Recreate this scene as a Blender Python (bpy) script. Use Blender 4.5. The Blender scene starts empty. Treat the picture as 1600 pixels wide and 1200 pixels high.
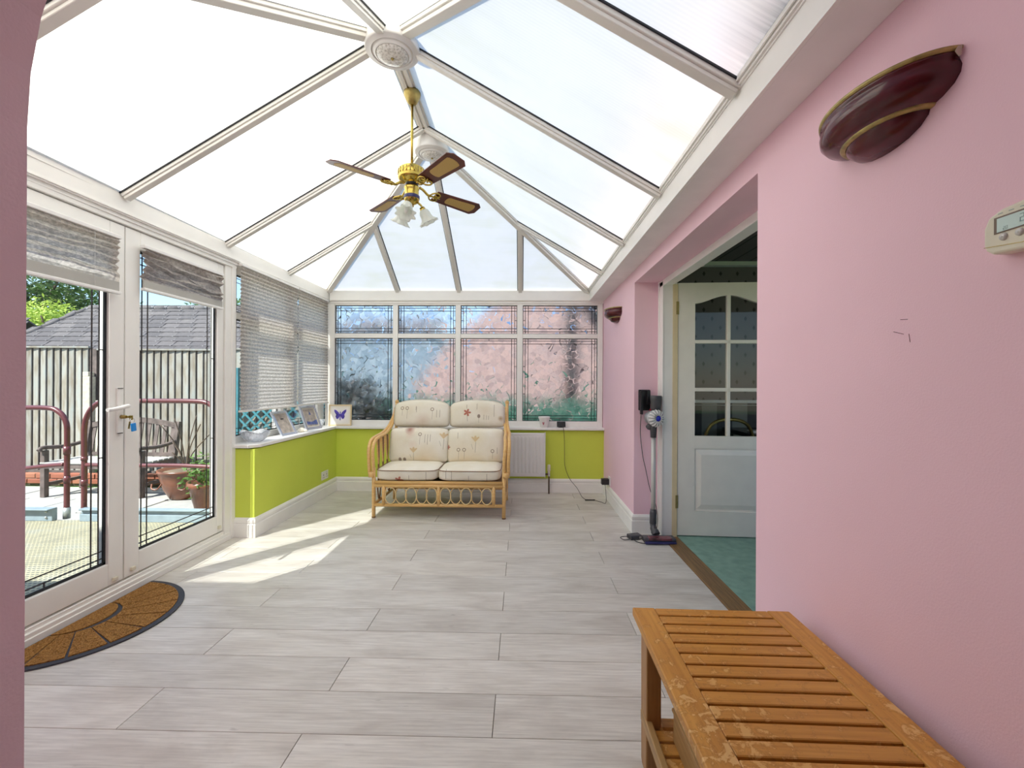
import bpy, bmesh, math, random
from mathutils import Vector, Matrix, noise
random.seed(7)
PI = math.pi
SC = bpy.context.scene
COL = SC.collection

# ------------------------------------------------------------ camera, world, sun, exposure
CAM_H = 1.19; FPX = 690.0; YAW = math.atan(15/690.0); ROLL = 0.005
cd = bpy.data.cameras.new('camera'); cam = bpy.data.objects.new('camera', cd); COL.objects.link(cam)
cd.sensor_width = 36.0; cd.lens = FPX/1600*36; cd.clip_start = 0.02; cd.clip_end = 300
cd.shift_y = -1/1600
r_ = Vector((math.cos(YAW), math.sin(YAW), 0)); p_ = Vector((0, 0, 1)); f_ = Vector((-math.sin(YAW), math.cos(YAW), 0))
cx_ = r_*math.cos(ROLL) + p_*math.sin(ROLL); cy_ = p_*math.cos(ROLL) - r_*math.sin(ROLL)
m_ = Matrix((cx_, cy_, -f_)).transposed().to_4x4(); m_.translation = (0, 0, CAM_H)
cam.matrix_world = m_
SC.camera = cam

w = bpy.data.worlds.new('world'); SC.world = w; w.use_nodes = True
wn = w.node_tree.nodes; wl = w.node_tree.links
bg = wn['Background']; sky = wn.new('ShaderNodeTexSky'); sky.sky_type = 'NISHITA'
sky.sun_disc = False; sky.sun_elevation = math.radians(50); sky.sun_rotation = math.radians(218.9)
sky.air_density = 1.0; sky.dust_density = 0.2; sky.ozone_density = 2.0; sky.altitude = 100
wl.new(sky.outputs[0], bg.inputs[0]); bg.inputs[1].default_value = 0.18

sl = bpy.data.lights.new('sun', 'SUN'); sun = bpy.data.objects.new('sun', sl); COL.objects.link(sun)
SUN_DIR = Vector((0.855, 1.06, -1.65)).normalized()
sun.rotation_euler = SUN_DIR.to_track_quat('-Z', 'Y').to_euler(); sun.location = (-6, -6, 12)
sl.energy = 6.5; sl.angle = math.radians(0.55); sl.color = (1.0, 0.965, 0.90)

vs = SC.view_settings; vs.view_transform = 'Standard'; vs.look = 'None'; vs.gamma = 1; vs.use_curve_mapping = False
vs.exposure = 0.78
try:
    SC.cycles.max_bounces = 14; SC.cycles.diffuse_bounces = 8; SC.cycles.transmission_bounces = 10
    SC.cycles.transparent_max_bounces = 24; SC.cycles.glossy_bounces = 5
    SC.cycles.caustics_refractive = True; SC.cycles.sample_clamp_indirect = 6.0
    SC.cycles.use_denoising = True
except Exception:
    pass

# ------------------------------------------------------------ material helpers
class NG:
    def __init__(s, name):
        s.m = bpy.data.materials.new(name); s.m.use_nodes = True; s.t = s.m.node_tree; s.n = s.t.nodes
        s.b = s.n['Principled BSDF']; s.out = s.n['Material Output']
    def link(s, a, b): s.t.links.new(a, b)
    def new(s, t): return s.n.new(t)
    def val(s, sock, v):
        if isinstance(v, (int, float)): sock.default_value = v
        elif isinstance(v, (tuple, list)):
            sock.default_value = (*v, 1.0)[:len(sock.default_value)] if len(v) == 3 and len(sock.default_value) == 4 else v
        else: s.link(v, sock)
    def math(s, op, a, b=None, c=None, clamp=False):
        n = s.new('ShaderNodeMath'); n.operation = op; n.use_clamp = clamp
        s.val(n.inputs[0], a)
        if b is not None: s.val(n.inputs[1], b)
        if c is not None: s.val(n.inputs[2], c)
        return n.outputs[0]
    def vm(s, op, a, b=None, out=0):
        n = s.new('ShaderNodeVectorMath'); n.operation = op; s.val(n.inputs[0], a)
        if b is not None: s.val(n.inputs[1], b)
        return n.outputs[out]
    def coord(s, kind='Object'): return s.new('ShaderNodeTexCoord').outputs[kind]
    def sep(s, v): return s_sep(s, v)
    def mapping(s, v, scale=(1, 1, 1), rot=(0, 0, 0), loc=(0, 0, 0)):
        n = s.new('ShaderNodeMapping'); s.link(v, n.inputs[0]); n.inputs['Scale'].default_value = scale
        n.inputs['Rotation'].default_value = rot; n.inputs['Location'].default_value = loc; return n.outputs[0]
    def noise(s, v, scale=5, detail=3, rough=.5, out='Fac', dist=0):
        n = s.new('ShaderNodeTexNoise'); s.link(v, n.inputs['Vector']); n.inputs['Scale'].default_value = scale
        n.inputs['Detail'].default_value = detail; n.inputs['Roughness'].default_value = rough; n.inputs['Distortion'].default_value = dist
        return n.outputs[out]
    def ramp(s, f, stops):
        n = s.new('ShaderNodeValToRGB'); s.link(f, n.inputs[0]); el = n.color_ramp.elements
        while len(el) < len(stops): el.new(.5)
        for e, (p, c) in zip(el, stops):
            e.position = p; e.color = (*c, 1) if len(c) == 3 else c
        return n.outputs[0]
    def mix(s, f, a, b, mode='MIX'):
        n = s.new('ShaderNodeMix'); n.data_type = 'RGBA'; n.blend_type = mode; n.clamp_factor = True
        s.val(n.inputs[0], f); s.val(n.inputs[6], a if not isinstance(a, tuple) else (*a[:3], 1)); s.val(n.inputs[7], b if not isinstance(b, tuple) else (*b[:3], 1))
        return n.outputs[2]
    def bump(s, h, strength=.2, dist=.002):
        n = s.new('ShaderNodeBump'); n.inputs['Strength'].default_value = strength; n.inputs['Distance'].default_value = dist
        s.link(h, n.inputs['Height']); s.link(n.outputs[0], s.b.inputs['Normal']); return n.outputs[0]
    def color(s, c): s.val(s.b.inputs['Base Color'], c)
    def set(s, **k):
        for a, v in k.items(): s.val(s.b.inputs[a.replace('_', ' ')], v)

def s_sep(s, v):
    n = s.new('ShaderNodeSeparateXYZ'); s.link(v, n.inputs[0]); return n.outputs

def srgb(r, g, b):
    f = lambda c: (c/255/12.92) if c/255 <= .04045 else ((c/255+.055)/1.055)**2.4
    return (f(r), f(g), f(b))

def M(name, col, rough=.5, metal=0, var=.06, scale=8, bump=0, bscale=80, bdist=.001, **kw):
    g = NG(name); co = g.coord()
    n = g.noise(co, scale, 4)
    lo = tuple(c*(1-var) for c in col); hi = tuple(min(1, c*(1+var)) for c in col)
    g.color(g.ramp(n, [(.3, lo), (.7, hi)]))
    g.set(Roughness=rough, Metallic=metal)
    for k, v in kw.items(): g.set(**{k: v})
    if bump: g.bump(g.noise(co, bscale, 3), bump, bdist)
    return g.m

MAT = {}
MAT['pvc'] = M('white_upvc', (.87, .86, .82), .35, var=.02)
MAT['pvc2'] = M('grey_white_bar', (.76, .74, .69), .4, var=.06, scale=3)
MAT['gloss'] = M('white_gloss_paint', (.87, .86, .83), .35, var=.03)
MAT['doorpaint'] = M('warm_white_door_paint', (.90, .86, .76), .38, var=.03)
MAT['ceil'] = M('white_soffit_board', (.86, .84, .82), .5, var=.03)
MAT['pink'] = M('pink_wall_paint', (.88, .60, .685), .8, var=.03, scale=1.5, bump=.25, bscale=220, bdist=.0015)
MAT['lime'] = M('lime_wall_paint', (.62, .72, .09), .8, var=.04, scale=2, bump=.2, bscale=220)
MAT['gasket'] = M('black_rubber', (.012, .014, .018), .6)
MAT['lead'] = M('dull_lead_came', (.045, .038, .038), .5, .3)
MAT['brass'] = M('polished_brass', (.52, .38, .09), .22, 1, var=.1, scale=30)
MAT['oldbrass'] = M('dull_brass', (.36, .27, .09), .4, .8, var=.2, scale=30)
MAT['maroon'] = M('maroon_glaze', (.085, .008, .014), .16, var=.35, scale=9)
MAT['gold'] = M('worn_gold_rim', (.42, .33, .12), .4, .5, var=.3, scale=40)
MAT['wood_dark'] = M('mahogany_blade', (.11, .022, .018), .35, var=.25, scale=10)
MAT['plastic_w'] = M('white_plastic', (.80, .79, .77), .3, var=.02)
MAT['cream'] = M('cream_plastic', (.72, .68, .54), .4, var=.03)
MAT['creampaint'] = M('cream_gloss_paint', (.80, .66, .40), .45, var=.05)
MAT['grey_plastic'] = M('dark_grey_plastic', (.07, .068, .075), .4, var=.15, scale=20)
MAT['black'] = M('black_plastic', (.012, .012, .014), .35)
MAT['silver'] = M('silver_tube', (.62, .61, .58), .35, .15, var=.05)
MAT['chrome'] = M('chrome', (.7, .7, .7), .2, 1)
MAT['bodygrey'] = M('metal_grey_body', (.30, .29, .30), .35, .2)
MAT['discgrey'] = M('pale_grey_disc', (.45, .45, .46), .4)
MAT['blue'] = M('blue_plastic', (.02, .03, .55), .2, var=.1)
MAT['bluetag'] = M('blue_key_tag', (.02, .28, .75), .3)
MAT['red'] = M('red_plastic', (.5, .02, .04), .3)
MAT['brushwin'] = M('brush_window', (.16, .05, .06), .2, var=.7, scale=14)
MAT['navy'] = M('navy_plastic', (.03, .03, .13), .4)
MAT['copper'] = M('brown_pipe', (.12, .08, .06), .4, .4)
MAT['rail'] = M('burgundy_rail_paint', (.13, .040, .045), .3, var=.12)
MAT['galv'] = M('galvanised_steel', (.42, .46, .46), .45, .6, var=.15, scale=30)
MAT['kerb'] = M('blue_grey_steel', (.24, .31, .36), .5, var=.12, scale=10)
MAT['benchgrey'] = M('weathered_bench_wood', (.13, .10, .09), .8, var=.35, scale=12)
MAT['terracotta'] = M('brown_glazed_pot', (.17, .065, .035), .3, var=.35, scale=7)
MAT['stone'] = M('concrete_post', (.55, .50, .40), .9, var=.2, scale=20, bump=.4)
MAT['teal'] = M('teal_paint', (.05, .21, .25), .6, var=.2)
MAT['silverframe'] = M('silver_frame', (.62, .66, .72), .25, .6, var=.08)
MAT['goldframe'] = M('pale_gold_frame', (.72, .58, .34), .35, .2, var=.1)
MAT['mountcard'] = M('cream_mount_card', (.83, .78, .66), .7)
MAT['purple'] = M('purple_print', (.09, .06, .38), .7, var=.5, scale=40)
MAT['sepia'] = M('sepia_print', (.52, .46, .40), .7, var=.3, scale=25)
MAT['seablue'] = M('sea_print', (.13, .17, .40), .7, var=.4, scale=30)
MAT['lcd'] = M('lcd_screen', (.50, .66, .62), .15, var=.05)
MAT['lcdseg'] = M('lcd_digit', (.22, .33, .34), .3)
MAT['cable'] = M('grey_cable', (.05, .045, .045), .5)
MAT['tealcarpet'] = M('green_carpet', (.23, .39, .32), .95, var=.15, scale=16, bump=.8, bscale=260, bdist=.004)
MAT['earth'] = M('earth', (.16, .12, .08), .95, var=.4)
MAT['grass'] = M('lawn_grass', (.10, .20, .04), .95, var=.4, scale=3, bump=.6, bscale=40, bdist=.02)
MAT['dark_table'] = M('dark_table_wood', (.03, .022, .02), .25)
MAT['plaster'] = M('cream_plaster', (.84, .80, .74), .8)
MAT['render'] = M('house_render', (.62, .56, .50), .85)

def m_floor():
    g = NG('grey_oak_laminate'); co = g.coord()
    rnd = g.new('ShaderNodeObjectInfo').outputs['Random']
    off = g.new('ShaderNodeCombineXYZ'); g.link(g.math('MULTIPLY', rnd, 57.0), off.inputs[0]); g.link(g.math('MULTIPLY', rnd, 31.0), off.inputs[1])
    v = g.vm('ADD', co, off.outputs[0])
    a = g.noise(g.mapping(v, (1.3, 26, 1)), 4, 7, .62)
    b = g.noise(g.mapping(v, (1.2, 3.2, 1)), 2.2, 4, .55, dist=.6)
    c = g.noise(g.mapping(v, (2.2, 6, 1)), 5, 2, .5)
    base = g.ramp(b, [(.25, (.53, .49, .44)), (.5, (.68, .65, .595)), (.8, (.78, .76, .715))])
    base = g.mix(g.math('MULTIPLY', g.ramp(a, [(.35, (1, 1, 1)), (.62, (0, 0, 0))]), .42), base, (.34, .31, .285))
    base = g.mix(g.math('MULTIPLY', g.ramp(c, [(.18, (1, 1, 1)), (.30, (0, 0, 0))]), .55), base, (.25, .22, .20))
    br = g.math('ADD', g.math('MULTIPLY', rnd, .16), .90)
    vv = g.new('ShaderNodeHueSaturation'); g.link(base, vv.inputs['Color']); g.link(br, vv.inputs['Value'])
    g.color(vv.outputs[0]); g.set(Roughness=.42); g.bump(a, .12, .0006)
    return g.m
MAT['floor'] = m_floor()

def m_wood(name, c0, c1, along='Y', worn=None, rough=.45):
    g = NG(name); co = g.coord()
    rnd = g.new('ShaderNodeObjectInfo').outputs['Random']
    off = g.new('ShaderNodeCombineXYZ'); g.link(g.math('MULTIPLY', rnd, 13.0), off.inputs[0]); g.link(g.math('MULTIPLY', rnd, 7.0), off.inputs[2])
    v = g.vm('ADD', co, off.outputs[0])
    sc = {'X': (2, 40, 40), 'Y': (40, 2, 40), 'Z': (40, 40, 2)}[along]
    a = g.noise(g.mapping(v, sc), 2.2, 6, .6, dist=.3)
    b = g.noise(v, 3, 3)
    base = g.ramp(a, [(.3, c0), (.7, c1)])
    base = g.mix(g.math('MULTIPLY', b, .35), base, tuple(c*.6 for c in c0))
    if worn:
        n = g.noise(co, 30, 6, .7, dist=.5)
        big = g.noise(co, 3.2, 2, .5)
        k = g.math('ADD', n, g.math('MULTIPLY', big, .35))
        base = g.mix(g.math('MULTIPLY', g.ramp(k, [(.745, (0, 0, 0)), (.80, (1, 1, 1))]), .6), base, worn)
        base = g.mix(g.math('MULTIPLY', g.ramp(k, [(.69, (0, 0, 0)), (.735, (1, 1, 1)), (.76, (0, 0, 0))]), .45), base, tuple(c*.55 for c in c0))
    g.color(base); g.set(Roughness=rough); g.bump(a, .25, .001)
    return g.m
MAT['teakY'] = m_wood('teak_lengthwise_worn', (.48, .205, .030), (.70, .35, .065), 'Y', (.78, .52, .22))
MAT['teakX'] = m_wood('teak_slat', (.47, .20, .030), (.68, .33, .06), 'X', (.74, .46, .17))
MAT['teakZ'] = m_wood('teak_leg', (.34, .16, .05), (.50, .27, .09), 'Z')
MAT['teakS'] = m_wood('pale_teak_side', (.34, .19, .07), (.50, .31, .12), 'Y')
MAT['threshold'] = m_wood('worn_threshold_oak', (.13, .07, .025), (.34, .19, .07), 'Y')
MAT['cane'] = m_wood('honey_cane', (.74, .42, .13), (.90, .62, .27), 'X', rough=.32)
MAT['canedark'] = m_wood('brown_cane', (.20, .10, .05), (.34, .18, .08), 'X', rough=.4)
MAT['palecane'] = m_wood('pale_bent_cane', (.80, .56, .24), (.92, .74, .40), 'X', rough=.32)

def m_caned(name):
    g = NG(name); co = g.coord(); sx = g.sep(co)
    s1 = g.math('SINE', g.math('MULTIPLY', sx[0], 900)); s2 = g.math('SINE', g.math('MULTIPLY', sx[1], 900))
    k = g.math('MULTIPLY', g.math('ADD', s1, s2), .25); k = g.math('ADD', k, .5)
    g.color(g.ramp(k, [(.2, (.26, .15, .04)), (.6, (.72, .50, .16))])); g.set(Roughness=.5); return g.m
MAT['caned'] = m_caned('woven_cane_inset')

def m_fence():
    g = NG('weathered_fence_board'); co = g.coord()
    rnd = g.new('ShaderNodeObjectInfo').outputs['Random']
    off = g.new('ShaderNodeCombineXYZ'); g.link(g.math('MULTIPLY', rnd, 40.0), off.inputs[2])
    v = g.vm('ADD', co, off.outputs[0])
    a = g.noise(g.mapping(v, (30, 30, 1.2)), 2, 5, .6)
    b = g.noise(g.mapping(v, (6, 6, 2)), 1.6, 3)
    base = g.ramp(b, [(.3, (.24, .20, .14)), (.55, (.36, .35, .31)), (.75, (.33, .38, .37))])
    base = g.mix(g.math('MULTIPLY', a, .5), base, (.15, .13, .11))
    hs = g.new('ShaderNodeHueSaturation'); g.link(base, hs.inputs['Color']); g.link(g.math('ADD', g.math('MULTIPLY', rnd, .35), .82), hs.inputs['Value'])
    g.color(hs.outputs[0]); g.set(Roughness=.9); return g.m
MAT['fence'] = m_fence()

def m_random(name, c0, c1, rough=.85, noisec=None, var=.25):
    g = NG(name); rnd = g.new('ShaderNodeObjectInfo').outputs['Random']; co = g.coord()
    base = g.mix(rnd, c0, c1)
    n = g.noise(co, 9, 5)
    base = g.mix(g.math('MULTIPLY', n, var*2), base, tuple(c*.45 for c in c0))
    if noisec: base = g.mix(g.ramp(g.noise(co, 5, 4, .7), [(.62, (0, 0, 0)), (.70, (1, 1, 1))]), base, noisec)
    g.color(base); g.set(Roughness=rough); return g.m
MAT['slab'] = m_random('paving_slab', (.38, .375, .36), (.47, .46, .43), noisec=(.30, .29, .28))
MAT['brick'] = m_random('red_brick', (.33, .10, .06), (.45, .19, .11))
MAT['tile'] = m_random('grey_roof_tile', (.085, .078, .083), (.155, .14, .14), noisec=(.42, .40, .40))
MAT['peach'] = m_random('peach_brick', (.42, .28, .25), (.50, .345, .31), var=.12)

def m_leaf(name, c0, c1, trans=.25):
    g = NG(name); co = g.coord(); n = g.noise(co, 3.5, 4, .7)
    g.color(g.ramp(n, [(.3, c0), (.7, c1)])); g.set(Roughness=.6); 
    g.set(**{'Subsurface_Weight': 0.0})
    tr = g.new('ShaderNodeBsdfTranslucent'); g.val(tr.inputs[0], tuple(min(1, c*1.2) for c in c1))
    ms = g.new('ShaderNodeMixShader'); ms.inputs[0].default_value = trans
    g.link(g.b.outputs[0], ms.inputs[1]); g.link(tr.outputs[0], ms.inputs[2]); g.link(ms.outputs[0], g.out.inputs[0]); return g.m
MAT['leafdark'] = m_leaf('dark_tree_leaves', (.03, .07, .02), (.10, .17, .05))
MAT['leafblack'] = m_leaf('near_black_leaves', (.015, .022, .022), (.05, .06, .06), .1)
MAT['leafmid'] = m_leaf('mid_tree_leaves', (.05, .13, .02), (.15, .26, .06))
MAT['leaflight'] = m_leaf('lime_bush_leaves', (.22, .32, .04), (.50, .62, .12))
MAT['hedge'] = m_leaf('hedge_leaves', (.03, .12, .08), (.09, .29, .21))
MAT['bark'] = M('bark', (.10, .07, .05), .9, var=.4)

def m_grate():
    g = NG('perforated_ramp_sheet'); co = g.coord(); 
    vo = g.new('ShaderNodeTexVoronoi'); vo.feature = 'F1'; g.link(g.mapping(co, (1, 1, 0)), vo.inputs['Vector']); vo.inputs['Scale'].default_value = 34; vo.inputs['Randomness'].default_value = 0.0
    h = g.ramp(vo.outputs['Distance'], [(.28, (0, 0, 0)), (.34, (1, 1, 1))])
    n = g.noise(co, 2.5, 5, .65)
    top = g.ramp(n, [(.35, (.25, .24, .17)), (.5, (.42, .38, .25)), (.65, (.37, .38, .32))])
    g.color(g.mix(h, (.10, .11, .10), top)); g.set(Roughness=.6); g.bump(h, .6, .003); return g.m
MAT['grate'] = m_grate()

SPOT = (-1.75, 2.25, 0)
def m_polycarb():
    g = NG('polycarbonate_diffuser'); co = g.coord(); g.n.remove(g.b)
    n = g.noise(co, 1.3, 4, .6); n2 = g.noise(g.mapping(co, (1, 6, 1)), 1.1, 3, .5)
    base = g.ramp(n, [(.3, (.90, .885, .79)), (.5, (.95, .925, .84)), (.72, (.88, .86, .70))])
    base = g.mix(g.math('MULTIPLY', g.ramp(n2, [(.5, (0, 0, 0)), (.75, (1, 1, 1))]), .45), base, (.80, .79, .57))
    sx = g.sep(co)
    # dirt washed against the right eave and one mould spot on a left sheet
    fl = g.noise(g.mapping(co, (3, 60, 1)), 1.0, 2, .6); lg_ = g.noise(co, 2.3, 2)
    edge = g.math('MULTIPLY', g.math('SUBTRACT', sx[0], .56), 5.6, clamp=True)
    nearp = g.math('MULTIPLY', g.math('SUBTRACT', 1.62, sx[1]), 3.0, clamp=True)
    wgt = g.math('ADD', g.math('MULTIPLY', nearp, .75), .22)
    dirt = g.math('MULTIPLY', g.math('MULTIPLY', g.math('POWER', edge, 1.6), wgt), g.math('MULTIPLY', g.math('ADD', fl, lg_), .95), clamp=True)
    base = g.mix(dirt, base, (.20, .21, .20))
    sd = g.vm('LENGTH', g.vm('MULTIPLY', g.vm('SUBTRACT', co, SPOT), (9, 26, 0)), out=1)
    sp1 = g.math('SUBTRACT', 1.0, g.math('ADD', sd, g.math('MULTIPLY', g.noise(co, 30, 3), .9)), clamp=True)
    base = g.mix(g.math('MULTIPLY', sp1, 1.6, clamp=True), base, (.36, .36, .22))
    # fine flutes of the twin wall sheet: run down the slope
    st = g.math('SINE', g.math('MULTIPLY', sx[1], 2*PI/.0165)); st = g.math('ADD', g.math('MULTIPLY', st, .018), .982)
    base = g.vm('SCALE', base); g.link(st, base.node.inputs['Scale'])
    tr = g.new('ShaderNodeBsdfTranslucent'); g.link(base, tr.inputs[0])
    df = g.new('ShaderNodeBsdfDiffuse'); g.link(base, df.inputs[0])
    ms = g.new('ShaderNodeMixShader'); ms.inputs[0].default_value = .24
    g.link(tr.outputs[0], ms.inputs[1]); g.link(df.outputs[0], ms.inputs[2])
    g.link(ms.outputs[0], g.out.inputs[0]); return g.m
MAT['poly'] = m_polycarb()
def m_polyX():
    m = MAT['poly'].copy(); m.name = 'polycarbonate_diffuser_end'
    for n in m.node_tree.nodes:
        if n.type == 'SEPXYZ':
            l = [l for l in m.node_tree.links if l.from_node == n]
            to = l[0].to_socket; m.node_tree.links.remove(l[0]); m.node_tree.links.new(n.outputs[0], to)
    return m
MAT['polyX'] = m_polyX()

def m_clear(name, tint=(1, 1, 1), refl=.08, rough=0.0):
    g = NG(name); g.n.remove(g.b)
    t = g.new('ShaderNodeBsdfTransparent'); t.inputs[0].default_value = (*tint, 1)
    gl = g.new('ShaderNodeBsdfGlossy'); gl.inputs['Roughness'].default_value = rough
    lw = g.new('ShaderNodeLayerWeight'); lw.inputs[0].default_value = .12
    f = g.math('MULTIPLY', lw.outputs['Fresnel'], 1.0); f = g.math('ADD', g.math('MULTIPLY', f, .55), refl*.15, clamp=True)
    ms = g.new('ShaderNodeMixShader'); g.link(f, ms.inputs[0]); g.link(t.outputs[0], ms.inputs[1]); g.link(gl.outputs[0], ms.inputs[2])
    g.link(ms.outputs[0], g.out.inputs[0]); return g.m
MAT['glass'] = m_clear('clear_window_glass', (.95, .97, .96))
MAT['clearskin'] = m_clear('polycarbonate_skin', (.97, .97, .97), refl=.02)

def m_pattern():
    g = NG('floral_privacy_glass'); co = g.coord(); g.n.remove(g.b)
    v = g.mapping(co, (1, 1, 1))
    w1 = g.noise(v, 9, 2, .5, out='Color'); v2 = g.vm('ADD', v, g.vm('SCALE', w1)); 
    for n in g.n:
        if n.type == 'VECT_MATH' and n.operation == 'SCALE': n.inputs['Scale'].default_value = .05
    vo = g.new('ShaderNodeTexVoronoi'); vo.feature = 'F1'; g.link(v2, vo.inputs['Vector']); vo.inputs['Scale'].default_value = 19
    tilt = g.vm('SUBTRACT', vo.outputs['Color'], (.5, .5, .5))
    n = g.vm('SCALE', tilt); n.node.inputs['Scale'].default_value = .72
    geo = g.new('ShaderNodeNewGeometry').outputs['Normal']
    nn = g.vm('NORMALIZE', g.vm('ADD', geo, n))
    rf = g.new('ShaderNodeBsdfRefraction'); rf.inputs['IOR'].default_value = 1.38; rf.inputs['Roughness'].default_value = .24
    rf.inputs['Color'].default_value = (.96, .97, .98, 1); g.link(nn, rf.inputs['Normal'])
    cs = g.new('ShaderNodeSeparateColor'); g.link(vo.outputs['Color'], cs.inputs[0])
    g.link(g.ramp(g.math('ADD', g.math('MULTIPLY', cs.outputs[0], .5), g.math('MULTIPLY', g.noise(v2, 60, 2), .5)), [(.2, (.76, .79, .82)), (.8, (.92, .93, .93))]), rf.inputs['Color'])  # tint varies per facet, standing in for light playing on the relief
    gl = g.new('ShaderNodeBsdfGlossy'); gl.inputs['Roughness'].default_value = .25; g.link(nn, gl.inputs['Normal'])
    ms = g.new('ShaderNodeMixShader'); ms.inputs[0].default_value = .05; g.link(rf.outputs[0], ms.inputs[1]); g.link(gl.outputs[0], ms.inputs[2])
    g.link(ms.outputs[0], g.out.inputs[0]); return g.m
MAT['pattern'] = m_pattern()

def m_fabric_blind(name, c, trans):
    g = NG(name); co = g.coord()
    n = g.noise(g.mapping(co, (1, 1, 2.2)), 48, 3, .7); n2 = g.noise(co, 3, 3)
    col = g.ramp(n, [(.38, tuple(x*.72 for x in c)), (.62, tuple(min(1, x*1.2) for x in c))])
    col = g.mix(g.math('MULTIPLY', n2, .25), col, tuple(x*.6 for x in c))
    g.color(col); g.set(Roughness=.9)
    tr = g.new('ShaderNodeBsdfTranslucent'); g.link(col, tr.inputs[0])
    ms = g.new('ShaderNodeMixShader'); ms.inputs[0].default_value = trans
    g.link(g.b.outputs[0], ms.inputs[1]); g.link(tr.outputs[0], ms.inputs[2]); g.link(ms.outputs[0], g.out.inputs[0]); return g.m
MAT['blind'] = m_fabric_blind('grey_pleated_fabric', (.68, .63, .58), .58)
MAT['blinddirty'] = m_fabric_blind('stained_pleated_fabric', (.46, .41, .38), .38)
MAT['blindgrey'] = M('blind_lining_band', (.42, .41, .38), .7)

def m_frost():
    g = NG('frosted_glass_shade'); co = g.coord(); g.color((.86, .88, .84)); g.set(Roughness=.35)
    tr = g.new('ShaderNodeBsdfTranslucent'); g.val(tr.inputs[0], (.92, .94, .90)); ms = g.new('ShaderNodeMixShader'); ms.inputs[0].default_value = .5
    g.bump(g.noise(co, 60, 2), .2, .001)
    g.link(g.b.outputs[0], ms.inputs[1]); g.link(tr.outputs[0], ms.inputs[2]); g.link(ms.outputs[0], g.out.inputs[0]); return g.m
MAT['frost'] = m_frost()
def m_crystal():
    g = NG('cut_crystal'); co = g.coord(); g.color((.95, .97, 1)); g.set(Roughness=.06, IOR=1.3); g.set(**{'Transmission_Weight': .72})
    g.bump(g.noise(co, 95, 2), 1.0, .006); return g.m
MAT['crystal'] = m_crystal()
def m_prism():
    g = NG('ribbed_lens_glass'); co = g.coord(); vo = g.new('ShaderNodeTexVoronoi'); g.link(co, vo.inputs['Vector']); vo.inputs['Scale'].default_value = 90
    g.color(g.ramp(vo.outputs['Distance'], [(.1, (.42, .39, .35)), (.7, (.78, .76, .72))])); g.set(Roughness=.25); g.bump(vo.outputs['Distance'], .6, .003); return g.m
MAT['lens'] = m_prism()
def m_wallpaper(striped):
    g = NG('striped_wallpaper' if striped else 'motif_wallpaper'); co = g.coord(); sx = g.sep(co)
    if striped:
        s = g.math('SINE', g.math('MULTIPLY', sx[0], 2*PI/.3)); g.color(g.ramp(g.math('ADD', g.math('MULTIPLY', s, .5), .5), [(.48, (.09, .08, .08)), (.52, (.30, .28, .24))]))
    else:
        P = .165; Q = .18
        row = g.math('FLOOR', g.math('DIVIDE', sx[2], Q/2)); par = g.math('MODULO', row, 2.0)
        u = g.math('SUBTRACT', g.math('FRACT', g.math('ADD', g.math('DIVIDE', sx[0], P), g.math('MULTIPLY', par, .5))), .5)
        vv = g.math('SUBTRACT', g.math('FRACT', g.math('DIVIDE', sx[2], Q/2)), .5)
        d = g.math('ADD', g.math('MULTIPLY', g.math('ABSOLUTE', u), 9.0), g.math('MULTIPLY', g.math('ABSOLUTE', vv), 3.0))
        g.color(g.ramp(d, [(.7, (.055, .045, .05)), (1.0, (.20, .165, .18))]))
    g.set(Roughness=.8); return g.m
MAT['paper'] = m_wallpaper(False); MAT['stripe'] = m_wallpaper(True)

def m_coir():
    g = NG('coir_pile'); co = g.coord(); n = g.noise(g.mapping(co, (1, 1, 1)), 120, 3, .8); n2 = g.noise(co, 14, 3)
    c = g.ramp(n, [(.35, (.20, .085, .015)), (.6, (.52, .26, .06)), (.75, (.68, .40, .12))]); c = g.mix(g.math('MULTIPLY', n2, .4), c, (.16, .07, .02))
    g.color(c); g.set(Roughness=.95); g.bump(n, 1.0, .008); return g.m
MAT['coir'] = m_coir()
MAT['matrub'] = M('mat_rubber', (.035, .038, .05), .6)

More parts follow.
